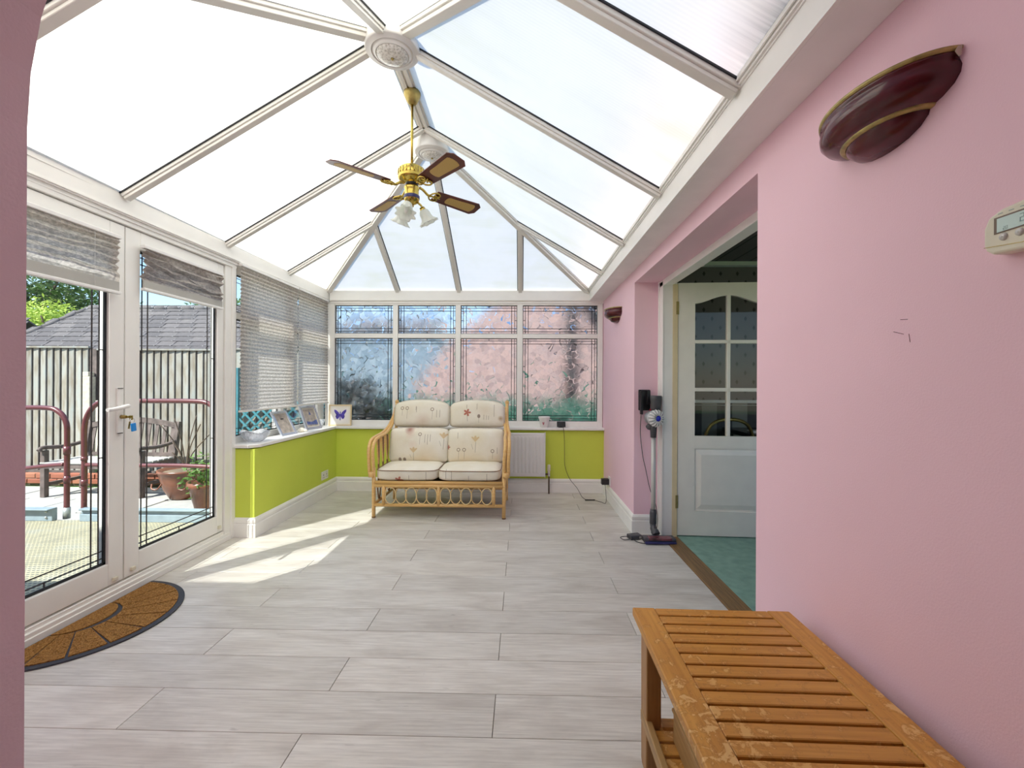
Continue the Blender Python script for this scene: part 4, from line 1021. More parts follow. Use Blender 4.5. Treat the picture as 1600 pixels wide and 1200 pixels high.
picture('picture_frame', 'pale silver framed sea picture, in the middle of the left sill', (-2.110, 4.47, .711), math.radians(80), .25, .26, .36, 'silverframe', .028, seapic)
picture('picture_frame', 'gold framed purple butterfly picture in the sill corner', (-2.01, 4.845, .711), math.radians(8), .245, .235, .10, 'goldframe', .014, butterfly)
sm = thing('glass_dish', 'small clear glass dish between two frames on the left sill', 'dish', (-2.17, 4.71, .71))
MB().lathe([(.001, 0), (.025, 0), (.03, .01), (.05, .07), (.052, .08), (.047, .078), (.03, .02), (.001, .01)], n=24).build('dish_bowl', 'crystal', sm)
sm2 = thing('seashell', 'pale seashell between the two silver frames', 'shell', (-2.12, 4.21, .71))
MB().sphere((0, 0, .022), .03, 14, (1.2, 1, .72)).tube([(.03, 0, .02), (.05, 0, .016), (.065, 0, .012)], [.016, .010, .002], 10).build('shell_body', 'mountcard', sm2)

# ============================================================ SOFA
SX, SY = -.725, 3.87
so = thing('cane_sofa', 'two seat honey cane sofa under the far window', 'sofa', (SX, SY, 0))
hw_ = .575; dep = .64
def T(name, pts, r, n=12, mat='cane', par=so, sm_=True): return MB().tube(smooth(pts) if sm_ and len(pts) > 2 else pts, r, n).build(name, mat, par)
for sx in (-1, 1):
    lg = T('leg', [(sx*hw_, 0, 0), (sx*hw_, 0, .44)], .0165, 14)
    MB().lathe([(.001, 0), (.0172, 0), (.0172, .012)], (sx*hw_, 0, 0), 14).build('foot_cap', 'canedark', lg)
    T('leg', [(sx*hw_, dep, 0), (sx*hw_, dep, .30), (sx*hw_, dep+.04, .60), (sx*hw_, dep+.075, .985)], .0165, 14)
    T('side_rail', [(sx*hw_, 0, .285), (sx*hw_, dep, .285)], .014); T('side_rail', [(sx*hw_, 0, .115), (sx*hw_, dep, .115)], .014)
    MB().sphere((sx*hw_, dep+.077, .99), .021, 12, (1, 1, 1.2)).build('finial', 'cane', so)
    for k, off in enumerate((0.0, .036)):
        x = sx*(hw_+.002+off)
        pts = [(x, .0-.004*k, .40), (x, -.018, .50), (x+sx*.006, -.006, .60), (x+sx*.006, .055, .672), (x, .17, .695), (x, .33, .705), (x-sx*.01*(k+1), .48, .755), (x-sx*.02*(k+1), .60, .86), (x-sx*.02*(k+1), .66, .93)]
        if k == 1: pts = [(x, .002, .385)]+pts[1:]
        T('arm_cane', pts, .0150, 12)
    MB().tube([(sx*(hw_+.018), .0, .36), (sx*(hw_+.018), 0, .405)], .030, 12).build('arm_binding', 'cane', so, bevel=0)
    for (y, spr) in ((.13, .05), (.26, .05), (.39, .05)):
        T('arm_spindle', [(sx*hw_, y, .30), (sx*hw_, y, .46), (sx*(hw_+.002), y, .69)], .009, 8, 'canedark')
        T('arm_spindle', [(sx*hw_, y, .44), (sx*hw_, y+spr*.6, .56), (sx*hw_, y+spr, .70)], .0065, 8, 'cane')
        T('arm_spindle', [(sx*hw_, y, .44), (sx*hw_, y-spr*.6, .56), (sx*hw_, y-spr, .69)], .0065, 8, 'cane')
    for y in (.15, .30, .45):
        T('side_scroll', [(sx*hw_, y-.05, .275), (sx*hw_, y-.03, .18), (sx*hw_, y, .13), (sx*hw_, y+.03, .18), (sx*hw_, y+.05, .275)], .007, 8, 'canedark')
for z, r in ((.312, .0150), (.283, .0165), (.112, .0150)): T('front_rail', [(-hw_, 0, z), (hw_, 0, z)], r, 14)
for z in (.30, .115, .62, .93): T('back_rail', [(-hw_, dep+(.0 if z < .4 else .04 if z < .8 else .07), z), (hw_, dep+(.0 if z < .4 else .04 if z < .8 else .07), z)], .014)
for x in (-.485, 0, .485): MB().tube([(x, -.002, .112), (x, -.002, .283)], .0155, 14).build('front_post', 'cane', so)
for k in range(2):
    x0 = -.485 if k == 0 else 0
    
    for i, xc in enumerate([x0+.060+.0915*j for j in range(0, 5)]):
        lo, hi = x0+.016, x0+.485-.016
        pts = []
        for q in range(28):
            a = 2*PI*q/28; px_ = xc+.0485*math.cos(a); pts.append((max(lo, min(hi, px_)), -.002+.006*(1 if i % 2 else -1), .1975+.0725*math.sin(a)))
        MB().tube(pts, .0050, 8, closed=True).build('cane_loop', 'palecane', so)
MB().box(-hw_+.02, hw_-.02, .03, dep-.02, .285, .300).build('seat_deck', 'canedark', so)
# cushions
def cushion(name, W, D, Hh, mat, parent, loc, rx=0, rz=0, r=.05, puff=.5, nx=22, ny=18, nz=8, shape=None, piping=True, expo=5):
    bm = bmesh.new(); bmesh.ops.create_cube(bm, size=2)
    me = bpy.data.meshes.new(name)
    vs_ = []; fs = []; idx = {}
    def vert(a, b, c):
        key = (round(a, 5), round(b, 5), round(c, 5))
        if key in idx: return idx[key]
        idx[key] = len(vs_)
        # superellipsoid style rounding
        x, y, z = a, b, c
        m = (abs(x)**expo+abs(y)**expo+abs(z)**expo)**(1/expo) or 1
        x, y, z = x/m, y/m, z/m
        if W > 0:
            ex = 1-abs(a)**2.2; ey = 1-abs(b)**2.2
            t_ = 1-puff+puff*math.sqrt(max(0, ex*ey))
        p = Vector((x*W/2, y*D/2, z*Hh/2*t_))
        vs_.append(p); return idx[key]
    def grid(n1, n2, f):
        for i in range(n1):
            for j in range(n2):
                u0, u1 = -1+2*i/n1, -1+2*(i+1)/n1; v0, v1 = -1+2*j/n2, -1+2*(j+1)/n2
                fs.append((vert(*f(u0, v0)), vert(*f(u1, v0)), vert(*f(u1, v1)), vert(*f(u0, v1))))
    grid(nx, ny, lambda u, v: (u, v, 1)); grid(nx, ny, lambda u, v: (v if False else u, -v, -1))
    grid(nx, nz, lambda u, v: (u, -1, v)); grid(nx, nz, lambda u, v: (-u, 1, v)); grid(ny, nz, lambda u, v: (1, u, v)); grid(ny, nz, lambda u, v: (-1, -u, v))
    bm.free()
    out = MB(); Rm = Matrix.Rotation(rx, 3, 'X')
    vs2 = []
    for i, p in enumerate(vs_):
        q = p.copy()
        if shape: q = shape(q)
        q += Vector((0, 0, 1))*0
        nn = noise.noise(q*9)*.004
        q = q+Vector((0, 0, nn)); vs2.append(Rm@q)
    out.add(vs2, fs, True); o = out.build(name, mat, parent, loc=loc)
    if piping:
        pts = []
        for side_, nseg in (('b', 16), ('r', 12), ('t', 16), ('l', 12)):
            for k in range(nseg):
                t = -1+2*k/nseg
                a, b = {'b': (t, -1), 'r': (1, t), 't': (-t, 1), 'l': (-1, -t)}[side_]
                m = (abs(a)**7+abs(b)**7)**(1/7); x, y = a/m, b/m
                q = Vector((x*W/2*1.0, y*D/2*1.0, Hh/2*(1-puff)*.80 if Hh > .1 and puff < .4 else 0))
                if shape: q = shape(q)
                pts.append(Rm@q)
        MB().tube(pts, .0032, 6, closed=True).build('piping', piping if isinstance(piping, str) else 'sepia', o)
    return o
# seat cushions (local: x width, y depth, z height)
SEATL = m_print('seat_fabric_left', reds=[(-.06, -.045, .035, 0)], stems=[(.18, -.06, .03), (.03, -.06, .0)], blots=[(-.06, -.06, .05, (.55, .45, .35), .4)])
SEATR = m_print('seat_fabric_right', stems=[(-.15, -.05, .04), (.16, -.06, .02), (.0, -.05, .0), (-.2, -.03, .05)], blots=[(.0, -.06, .05, (.6, .48, .35), .4)])
for (xc, mt) in ((-.285, SEATL), (.270, SEATR)):
    cushion('seat_cushion', .555 if xc < 0 else .56, .56, .135, mt, so, (xc-.005, .262, .378), puff=.26, expo=7, piping='canedark')
BACKL = m_print('back_fabric_left', rings=[(.015, .10, .085)], stems=[(.065, .02, .10), (.09, .0, .10), (.115, .03, .10)], tulips=[(-.04, -.05, .035, .07), (.24, .09, .04, .10)],
                reds=[], dark=[(-.17, -.14, 0), (-.125, -.14, 0)], blots=[(-.09, .145, .03, (.30, .03, .02), .8), (-.08, .10, .03, (.7, .5, .4), .5), (.06, -.14, .10, (.72, .50, .20), .35), (-.05, .0, .03, (.75, .5, .4), .3)])
BACKR = m_print('back_fabric_right', rings=[(-.16, -.045, .075), (-.105, -.045, .075), (.165, -.055, .06)], tulips=[(.0, .06, .038, .10)], stems=[(-.17, .06, .12), (.21, -.08, -.02)],
                reds=[(-.265, -.02, .022, 0)], blots=[(.02, .06, .06, (.72, .60, .30), .35), (-.1, -.14, .12, (.75, .55, .25), .35), (.2, -.14, .05, (.75, .55, .25), .3)])
HEADL = m_print('head_fabric_left', rings=[(-.19, .06, .06), (-.14, .06, .09), (.11, .05, .085)], stems=[(-.045, .02, .075), (-.05, .04, .08), (.155, -.03, .045), (.185, -.03, .045)], blots=[(.02, -.06, .05, (.58, .38, .28), .4)])
HEADR = m_print('head_fabric_right', reds=[(-.095, .02, .036, .05)], dark=[(.02, -.015, .05)], stems=[(.07, -.05, .0), (.095, -.05, -.005), (.115, -.05, -.01), (-.1, .06, .10), (.0, .05, .11), (.17, -.02, .1)], blots=[(.07, .05, .06, (.66, .55, .38), .4), (.235, -.035, .018, (.45, .30, .12), .8)])
def stand(rx):  # local x width, y->thickness: build lying down then stand up
    return rx
def back_shape(q): return q
def standing(name, W, Hh, D, mat, loc, lean, hump=0, puff=.5, piping='sepia'):
    # build with z as height directly so the print runs in x and z
    mb = MB(); nx, nz = 26, 18; vs_ = []; fs = []
    for side in (-1, 1):
        for j in range(nz+1):
            for i in range(nx+1):
                u, v = -1+2*i/nx, -1+2*j/nz
                m = (abs(u)**8+abs(v)**8)**(1/8) or 1; x, z = u/max(1, m), v/max(1, m)
                th_ = (max(0, 1-abs(u)**3)*max(0, 1-abs(v)**3))**.5*(1-.15)+.0
                zz = z*Hh/2
                if hump and z > 0: zz += hump*z*(math.cos(x*PI*.5)**.8 if abs(x) < 1 else 0) - hump*.6*z*abs(x)**4
                q = Vector((x*W/2, side*D/2*th_, zz)); q.y += noise.noise(q*8+Vector((loc[0]*9, 0, 0)))*.006
                vs_.append(q)
    for s_, o_ in ((0, 0), (1, (nx+1)*(nz+1))):
        for j in range(nz):
            for i in range(nx):
                a = o_+j*(nx+1)+i; fs.append((a, a+1, a+nx+2, a+nx+1))
    mb.add(vs_, fs, True)
    o = mb.build(name, mat, so, loc=loc)
    bm = bmesh.new(); bm.from_mesh(o.data); bmesh.ops.remove_doubles(bm, verts=bm.verts, dist=.0035); bmesh.ops.recalc_face_normals(bm, faces=bm.faces); bm.to_mesh(o.data); bm.free()
    o.rotation_euler = (lean, 0, 0)
    pts = []
    for side_, n_ in (('b', 18), ('r', 14), ('t', 22), ('l', 14)):
        for k in range(n_):
            t = -1+2*k/n_; u, v = {'b': (t, -1), 'r': (1, t), 't': (-t, 1), 'l': (-1, -t)}[side_]
            m = (abs(u)**8+abs(v)**8)**(1/8); x, z = u/max(1, m), v/max(1, m); zz = z*Hh/2
            if hump and z > 0: zz += hump*z*(math.cos(x*PI*.5)**.8 if abs(x) < 1 else 0) - hump*.6*z*abs(x)**4
            pts.append((x*W/2*1.003, 0, zz*1.003))
    MB().tube(pts, .0034, 6, closed=True).build('piping', 'sepia', o)
    return o
standing('back_cushion', .575, .335, .17, BACKL, (-.265, .405, .585), -.20)
standing('back_cushion', .555, .335, .17, BACKR, (.285, .405, .585), -.20)
standing('head_cushion', .555, .245, .13, HEADL, (-.268, .525, .872), -.16, hump=.028)
standing('head_cushion', .545, .245, .13, HEADR, (.285, .525, .872), -.16, hump=.028)

# ============================================================ SLATTED BENCH
bn = thing('slatted_bench', 'honey teak slatted bench with worn top beside the pink wall', 'bench', (.36, 1.43, 0), math.radians(-1.1))
BL = 1.12; BW = .492; TZ = .472; RW = .070; TK = .026
for x0 in (0, BW-RW): MB().box(x0, x0+RW, -BL, 0, TZ-TK, TZ).build('top_rail', 'teakY', bn, bevel=.004)
for k in range(23):
    y1 = -.002-k*.0475; MB().box(RW+.0008, BW-RW-.0008, y1-.0395, y1, TZ-TK+.003, TZ-.001).build('slat', 'teakX', bn, bevel=.002, seg=1)
for x0 in (.03, BW-.07):
    MB().box(x0, x0+.028, -BL+.03, -.012, TZ-.07, TZ-TK).build('side_apron', 'teakS', bn, bevel=.003)
    for y0 in (-.085, -BL+.03):
        lg = MB(); lg.prism([(x0-.006, y0+.012, 0), (x0-.006, y0+.05, 0), (x0-.006, y0+.062, .012), (x0-.006, y0+.07, TZ-TK), (x0-.006, y0, TZ-TK), (x0-.006, y0, .012)], (.045, 0, 0)); lg.build('leg', 'teakZ', bn, bevel=.004)
MB().box(.03, BW-.04, -.05, -.025, TZ-.085, TZ-TK).build('end_apron', 'teakS', bn, bevel=.003)
for x0 in (.020, BW-.05): MB().box(x0, x0+.022, -BL+.06, -.03, .135, .170).build('shelf_rail', 'teakS', bn, bevel=.004)
for k in range(21): MB().box(.043, BW-.052, -.045-k*.05-.040, -.045-k*.05, .140, .152).build('shelf_slat', 'teakX', bn, bevel=.002, seg=1)
cr = thing('wooden_box', 'pale wooden box with a stepped lid on the bench shelf', 'box', (.36, 1.43, .153), math.radians(-1.1))
MB().box(.088, .40, -.86, -.135, 0, .175).build('body', 'teakS', cr, bevel=.003)
MB().box(.080, .408, -.87, -.127, .120, .150).build('lid_rim', 'teakS', cr, bevel=.004); MB().box(.084, .404, -.866, -.131, .085, .095).build('groove_bead', 'teakS', cr, bevel=.003)
MB().box(.098, .392, -.85, -.145, .175, .245).build('lid', 'teakS', cr, bevel=.003)

# ============================================================ DOORMAT
mtx = thing('doormat', 'half round coir doormat with black rubber border by the patio doors', 'doormat', (-2.188, 2.15, 0))
def halfd(R, x0, n=48): return [(x0, -math.sqrt(max(0, R*R-x0*x0)))]+[(R*math.cos(a), R*math.sin(a)) for a in [(-PI/2+PI*i/n) for i in range(n+1)] if R*math.cos(a) > x0]+[(x0, math.sqrt(max(0, R*R-x0*x0)))]
MB().prism([(x*.97, y, .001) for x, y in halfd(.425, .0)], (0, 0, .007)).build('rubber_backing', 'matrub', mtx)
# coir cells
def cell(a0, a1, r0, r1, h=.013):
    n_ = max(3, int((a1-a0)*14)); o1 = [(r1*math.cos(a0+(a1-a0)*i/n_)*.97, r1*math.sin(a0+(a1-a0)*i/n_)) for i in range(n_+1)]; o0 = [(r0*math.cos(a1-(a1-a0)*i/n_)*.97, r0*math.sin(a1-(a1-a0)*i/n_)) for i in range(n_+1)]
    P_ = [(max(x, .012), y, .008) for x, y in o1+o0]; MB().prism(P_, (0, 0, h-.008)).build('coir_segment', 'coir', mtx)
hub = [(.115*math.cos(-PI/2+PI*i/20)*.97+.012, .15*math.sin(-PI/2+PI*i/20), .008) for i in range(21)]
MB().prism(hub, (0, 0, .006)).build('coir_segment', 'coir', mtx)
ns = 9
for i in range(ns):
    a0 = -PI/2+PI*i/ns+.014; a1 = -PI/2+PI*(i+1)/ns-.014; cell(a0, a1, .160, .396)
fz = MB(); random.seed(3)
for k in range(5200):
    a = random.uniform(-PI/2, PI/2); r = .39*math.sqrt(random.random()); x, y = r*math.cos(a)*.97, r*math.sin(a)
    if x < .014: continue
    fr_ = ((a+PI/2)/PI*ns) % 1
    if r > .165 and (fr_ < .07 or fr_ > .93): continue
    if .118 < math.hypot(x, y*.8) < .165 and r < .168: continue
    h = random.uniform(.003, .0065); dx, dy = random.uniform(-.004, .004), random.uniform(-.004, .004); z = .0125; t_ = random.uniform(0, PI); c_, s_ = .0012*math.cos(t_), .0012*math.sin(t_)
    fz.add([(x-c_, y-s_, z), (x+c_, y+s_, z), (x+dx, y+dy, z+h)], [(0, 1, 2)])
stuff(fz.build('coir_tufts', 'coir', mtx))

# ============================================================ CEILING FAN
FY = 2.80; FZ = -.086
fan = thing('ceiling_fan', 'brass ceiling fan with four mahogany cane blades and glass lights', 'ceiling fan', (XR+.014, FY, FZ))
zc = ZR-.034-FZ
MB().lathe([(.001, zc), (.052, zc), (.054, zc-.012), (.050, zc-.03), (.034, zc-.062), (.022, zc-.078), (.001, zc-.082)], n=32).build('canopy', 'oldbrass', fan)
MB().tube([(0, 0, zc-.07), (0, 0, 2.655)], .0085, 14).build('down_rod', 'brass', fan)
MB().lathe([(.001, 2.665), (.02, 2.663), (.055, 2.652), (.080, 2.636), (.083, 2.628)], n=40).build('motor_top', 'brass', fan)
mh = MB().lathe([(.081, 2.630), (.085, 2.625), (.085, 2.590), (.082, 2.586), (.088, 2.580), (.088, 2.572), (.075, 2.560), (.045, 2.548), (.04, 2.545)], n=48).build('motor_housing', 'brass', fan)
for k in range(22):
    a = 2*PI*k/22; MB().tube([(.0852*math.cos(a), .0852*math.sin(a), 2.624), (.0852*math.cos(a), .0852*math.sin(a), 2.592)], .0035, 6).build('housing_rib', 'oldbrass' if k % 2 else 'brass', mh)
MB().lathe([(.040, 2.55), (.038, 2.528), (.030, 2.524)], n=30).build('black_collar', 'black', fan)
MB().lathe([(.030, 2.530), (.046, 2.524), (.048, 2.512), (.044, 2.505), (.044, 2.450), (.048, 2.445)], n=32).build('switch_housing', 'brass', fan)
MB().lathe([(.0475, 2.468), (.0495, 2.465), (.0495, 2.448), (.0475, 2.445)], n=32).build('black_band', 'navy', fan)
MB().lathe([(.048, 2.446), (.043, 2.430), (.028, 2.418), (.012, 2.410), (.014, 2.400), (.001, 2.392)], n=28).build('light_hub', 'brass', fan)
MB().tube([(.047, -.01, 2.44), (.05, -.012, 2.40)], .001, 5).build('pull_chain', 'brass', fan)
ZBL = 2.515
def blade(ang, pitch):
    b = empty('blade_arm', (0, 0, ZBL), ang, fan)
    R0 = Matrix.Rotation(pitch, 3, 'X')
    b.name = 'blade'
    L0, L1 = .165, .524; w0, w1 = .050, .067; ch = .022
    out = [(L0, -w0), (L0+.012, -w0-.002), (L1-ch-.01, -w1), (L1, -w1+ch+.008), (L1, w1-ch-.008), (L1-ch-.01, w1), (L0+.012, w0+.002), (L0, w0)]
    mb = MB().prism([(x, y, -.003) for x, y in out], (0, 0, .006)); mb.v = [tuple(R0@Vector(v)) for v in mb.v]; mb.build('blade_board', 'wood_dark', b, bevel=.0012, seg=1)
    a0, a1 = .255, .485
    for zz in (-.0042, .0030):
        pts = [(a0+.018*(1-math.cos(t)), .030*math.sin(t)) for t in [-PI/2+PI*i/8 for i in range(9)]]
        pin = [(a0+.02-.02*math.cos(t), .034*math.sin(t), zz) for t in [-PI/2+PI*i/8 for i in range(9)]][::1]
        pot = [(a1-.02+.02*math.cos(t), .042*math.sin(t), zz) for t in [PI/2-PI*i/8 for i in range(9)]]
        mb = MB().prism(pin+pot, (0, 0, .0012)); mb.v = [tuple(R0@Vector(v)) for v in mb.v]; mb.build('cane_inset', 'caned', b)
    ir = MB(); 
    ir.tube(smooth([(.055, 0, .022), (.085, 0, .012), (.115, 0, -.008), (.140, 0, -.010)]), .0085, 8)
    for sgn in (-1, 1):
        ir.tube(smooth([(.125, 0, -.010), (.135, sgn*.022, -.010), (.155, sgn*.040, -.009), (.180, sgn*.040, -.009), (.195, sgn*.026, -.009), (.185, sgn*.012, -.009), (.165, sgn*.016, -.009)]), .0055, 7)
    ir.tube(smooth([(.14, 0, -.010), (.17, 0, -.010), (.205, 0, -.009)]), .006, 7)
    ir.v = [tuple(R0@Vector(v)) if v[0] > .13 else v for v in ir.v]
    ir.build('blade_iron', 'brass', b)
    return b
for k in range(4): blade(math.radians(43+90*k), math.radians(-13))
for k in range(3):
    a = math.radians(-95+120*k); d = Vector((math.cos(a), math.sin(a), 0)); 
    MB().tube(smooth([Vector((0, 0, 2.425)), d*.035+Vector((0, 0, 2.430)), d*.060+Vector((0, 0, 2.415)), d*.068+Vector((0, 0, 2.395))]), .007, 8).build('lamp_arm', 'brass', fan)
    ax = (d*.55+Vector((0, 0, -1))).normalized(); rt = ax.to_track_quat('Z', 'Y').to_matrix(); c = d*.066+Vector((0, 0, 2.400))
    MB().lathe([(.001, -.004), (.016, -.004), (.020, .012), (.020, .020)], c, 18, rot=rt).build('lamp_cup', 'brass', fan)
    sh = MB().lathe([(.018, .012), (.028, .022), (.034, .040), (.034, .058), (.040, .078), (.054, .094), (.060, .098)], c, 48, rot=rt, wav=lambda i, a_: (0, .0, .02, .04, .07, .12, .16)[i]*math.cos(8*a_)).build('glass_shade', 'frost', fan, solid=.0025)
    MB().lathe([(.001, .02), (.010, .022), (.012, .03), (.012, .085), (.008, .092), (.001, .094)], c, 14, rot=rt).build('bulb', 'plastic_w', sh)

# ============================================================ OUTDOORS
GZ = -.30
g_ = struct(box('ground', 'grass', -40, 30, -20, 60, -.9, GZ-.045))
# ramp platform outside the doors
pf = thing('ramp_platform', 'perforated metal ramp platform outside the patio doors', 'platform', (0, 0, 0))
MB().box(-5.6, -2.32, .62, 3.74, -.05, -.012).build('deck_sheet', 'grate', pf, bevel=.002)
MB().box(-5.6, -4.02, 3.70, 3.745, -.012, .095).box(-5.6, -4.02, 3.66, 3.745, .088, .097).build('kick_plate', 'kerb', pf, bevel=.004)
MB().box(-3.78, -2.32, 3.70, 3.735, -.012, .05).box(-3.78, -2.32, 3.715, 3.735, .05, .085).box(-3.78, -2.32, 3.69, 3.748, .083, .098).build('kick_plate', 'kerb', pf, bevel=.004)
for (x, z) in ((-4.07, .07), (-4.07, .02), (-4.3, .05)): MB().sphere((x, 3.698, z), .011, 8).build('bolt', 'galv', pf)
for x in (-5.4, -4.0, -2.5):
    for y in (1.0, 3.6): MB().box(x-.03, x+.03, y-.03, y+.03, GZ-.05, -.05).build('support_post', 'galv', pf)
tag(MB().prism([(-2.9, 1.72, -.0115), (-2.86, 1.70, -.0115), (-2.80, 1.74, -.0115), (-2.86, 1.77, -.0115)], (0, 0, .004)).build('leaf_litter', 'bark'), 'dark dead leaf on the perforated platform', 'leaf')
hr = thing('handrail', 'burgundy tubular handrail left of the gap, on the platform', 'handrail', (0, 3.78, 0), group='burgundy handrails')
def rr(pts, name, par, r=.021): return MB().tube(smooth(pts, 8), r, 12).build(name, 'rail', par)
rr([(-5.6, 0, .90), (-4.6, 0, .945), (-4.18, 0, .955), (-4.05, 0, .92), (-3.985, 0, .83), (-3.975, 0, .70), (-3.975, 0, .4), (-3.975, 0, .05)], 'top_rail', hr)
rr([(-5.6, 0, .38), (-4.6, 0, .405), (-4.12, 0, .45), (-4.0, 0, .46)], 'mid_rail', hr, .018)
MB().tube([(-3.975, 0, .55), (-3.975, 0, .62)], .026, 12).tube([(-3.975, 0, .30), (-3.975, 0, .36)], .024, 12).build('clamp', 'rail', hr); MB().tube([(-3.975, 0, -.012), (-3.975, 0, .085)], .026, 12).build('post_foot', 'galv', hr)
MB().tube([(-5.5, 0, -.05), (-5.5, 0, .90)], .021, 12).build('post', 'rail', hr)
hr2 = thing('handrail', 'burgundy tubular handrail right of the gap, behind the right leaf', 'handrail', (0, 3.78, 0), group='burgundy handrails')
rr([(-3.82, 0, .05), (-3.82, 0, .5), (-3.82, 0, .78), (-3.79, 0, .90), (-3.72, 0, .985), (-3.60, 0, 1.02), (-3.3, 0, 1.02), (-2.86, 0, 1.02), (-2.72, 0, 1.0), (-2.66, 0, .93), (-2.65, 0, .82), (-2.65, 0, .5), (-2.65, 0, .05)], 'top_rail', hr2)
rr([(-3.80, 0, .46), (-3.5, 0, .455), (-3.0, 0, .46), (-2.67, 0, .45)], 'mid_rail', hr2, .018)
MB().tube([(-3.82, 0, -.012), (-3.82, 0, .085)], .027, 12).tube([(-2.65, 0, -.012), (-2.65, 0, .085)], .027, 12).build('post_foot', 'galv', hr2)
MB().tube([(-3.82, 0, .28), (-3.82, 0, .33)], .025, 12).tube([(-3.82, 0, .50), (-3.82, 0, .53)], .025, 12).build('clamp', 'rail', hr2)
# patio of separate slabs
pv = struct(box('paving_bed', 'earth', -11.5, -2.33, .6, 6.1, GZ-.045, GZ-.03)); random.seed(11)
sb = MB().box(.006, .594, .006, .594, -.035, 0).build('slab', 'slab', pv, bevel=.004, seg=1); sb.location = (-2.95, 3.9, GZ)
for i in range(0, 14):
    for j in range(0, 4):
        x, y = -2.95-i*.6+(.0 if j % 2 else .3), 3.70+j*.6
        if x > -2.9 or (i == 0 and j == 0): continue
        clone(sb, 'slab', pv, (x, y, GZ+random.uniform(-.004, .003)))
# brick edging under the fence
be = thing('brick_edging', 'low red brick edging along the foot of the fence', 'brick edging', (0, 0, 0))
bk = MB().box(0, .210, 0, .10, 0, .065).build('brick', 'brick', be, bevel=.005, seg=1); bk.location = (-11.4, 6.27, GZ)
for j in range(2):
    for i in range(31):
        if i == 0 and j == 0: continue
        clone(bk, 'brick', be, (-11.4+i*.222+(.11 if j else 0), 6.27+random.uniform(-.004, .004)+.01*j, GZ+j*.075))
MB().box(-11.4, -4.4, 6.29, 6.36, GZ-.03, GZ+.13).build('mortar', 'earth', be)
# close board fence
FYY = 6.55
def fence(x0, x1, zt, label):
    f = thing('board_fence', label, 'fence', (x0, FYY, GZ), group='board fence sections'); n_ = int((x1-x0)/.108)
    w_ = (x1-x0)/n_
    mb = MB(); mb.add([(0, 0, 0), (w_*1.12, -.004, 0), (w_*1.12, .008, 0), (0, .022, 0), (0, 0, zt-GZ), (w_*1.12, -.004, zt-GZ), (w_*1.12, .008, zt-GZ), (0, .022, zt-GZ)], [(0, 3, 2, 1), (4, 5, 6, 7), (0, 1, 5, 4), (1, 2, 6, 5), (2, 3, 7, 6), (3, 0, 4, 7)])
    mb = MB().prism([(0, .012, .14), (w_*.80, 0, .14), (w_*.86, .010, .14), (0, .022, .14)], (0, 0, zt-GZ-.15))
    b0 = mb.build('board', 'fence', f)
    for i in range(1, n_): clone(b0, 'board', f, (i*w_, random.uniform(-.003, .003), random.uniform(-.005, .005)))
    MB().box(0, x1-x0, .024, .06, .14, zt-GZ-.005).build('back_rails', 'benchgrey', f)
    MB().box(0, x1-x0, -.02, .05, zt-GZ-.005, zt-GZ+.02).build('capping_rail', 'fence', f)
    MB().box(0, x1-x0, -.01, .04, 0, .14).build('gravel_board', 'benchgrey', f)
    return f
fence(-11.4, -6.55, 1.70, 'long weathered board fence behind the left handrail')
fence(-6.42, -4.57, 1.665, 'weathered board fence section behind the garden bench')
fence(-4.42, -3.30, 1.68, 'weathered board fence section behind the terracotta pot')
def fpost(x, label, zt=1.30):
    p = thing('fence_post', label, 'post', (x, FYY-.06, GZ), group='concrete fence posts')
    MB().prism([(-.055, -.05, 0), (.055, -.05, 0), (.055, .05, 0), (-.055, .05, 0)], (0, 0, zt-GZ-.04)).prism([(-.055, -.05, zt-GZ-.04), (-.055, .05, zt-GZ-.04), (-.055, .05, zt-GZ+.03), (-.055, -.05, zt-GZ+.03)], (.09, 0, 0)).build('post_shaft', 'stone', p, bevel=.008)
    MB().box(-.05, .05, .06, .12, 1.2, 1.98).build('timber_post', 'benchgrey', p)
fpost(-6.49, 'pale concrete fence post left of the garden bench'); fpost(-4.50, 'pale concrete fence post near the terracotta pot', 1.25)
# teal trellis seen under the long blinds
tl = thing('trellis', 'teal painted lattice trellis outside the left window', 'trellis', (-4.25, 6.42, GZ))
MB().box(0, .07, 0, .07, 0, 1.7).box(1.35, 1.42, 0, .07, 0, 1.7).build('trellis_post', 'teal', tl, bevel=.004)
MB().box(.07, 1.35, .02, .05, 1.15, 1.21).box(.07, 1.35, .02, .05, .25, .31).build('trellis_rail', 'teal', tl)
for s_ in (-1, 1):
    for k in range(-4, 9):
        a_ = (.07+k*.16, .31); b_ = (a_[0]+s_*.84, 1.15)
        if s_ < 0: a_ = (a_[0]+.5, .31); b_ = (a_[0]-.84, 1.15)
        # clip to the frame
        def clip(a, b):
            (xa, za), (xb, zb) = a, b
            if xa > xb: (xa, za), (xb, zb) = (xb, zb), (xa, za)
            if xb < .07 or xa > 1.35: return None
            if xa < .07: za += (zb-za)*(.07-xa)/(xb-xa); xa = .07
            if xb > 1.35: zb = za+(zb-za)*(1.35-xa)/(xb-xa); xb = 1.35
            return (xa, za), (xb, zb)
        r = clip(a_, b_)
        if r and math.hypot(r[0][0]-r[1][0], r[0][1]-r[1][1]) > .05:
            MB().beam((r[0][0], .035+.012*s_, r[0][1]), (r[1][0], .035+.012*s_, r[1][1]), .010, .028, up=(0, 1, 0) if False else (0, 0, 1)).build('lattice_slat', 'teal', tl)
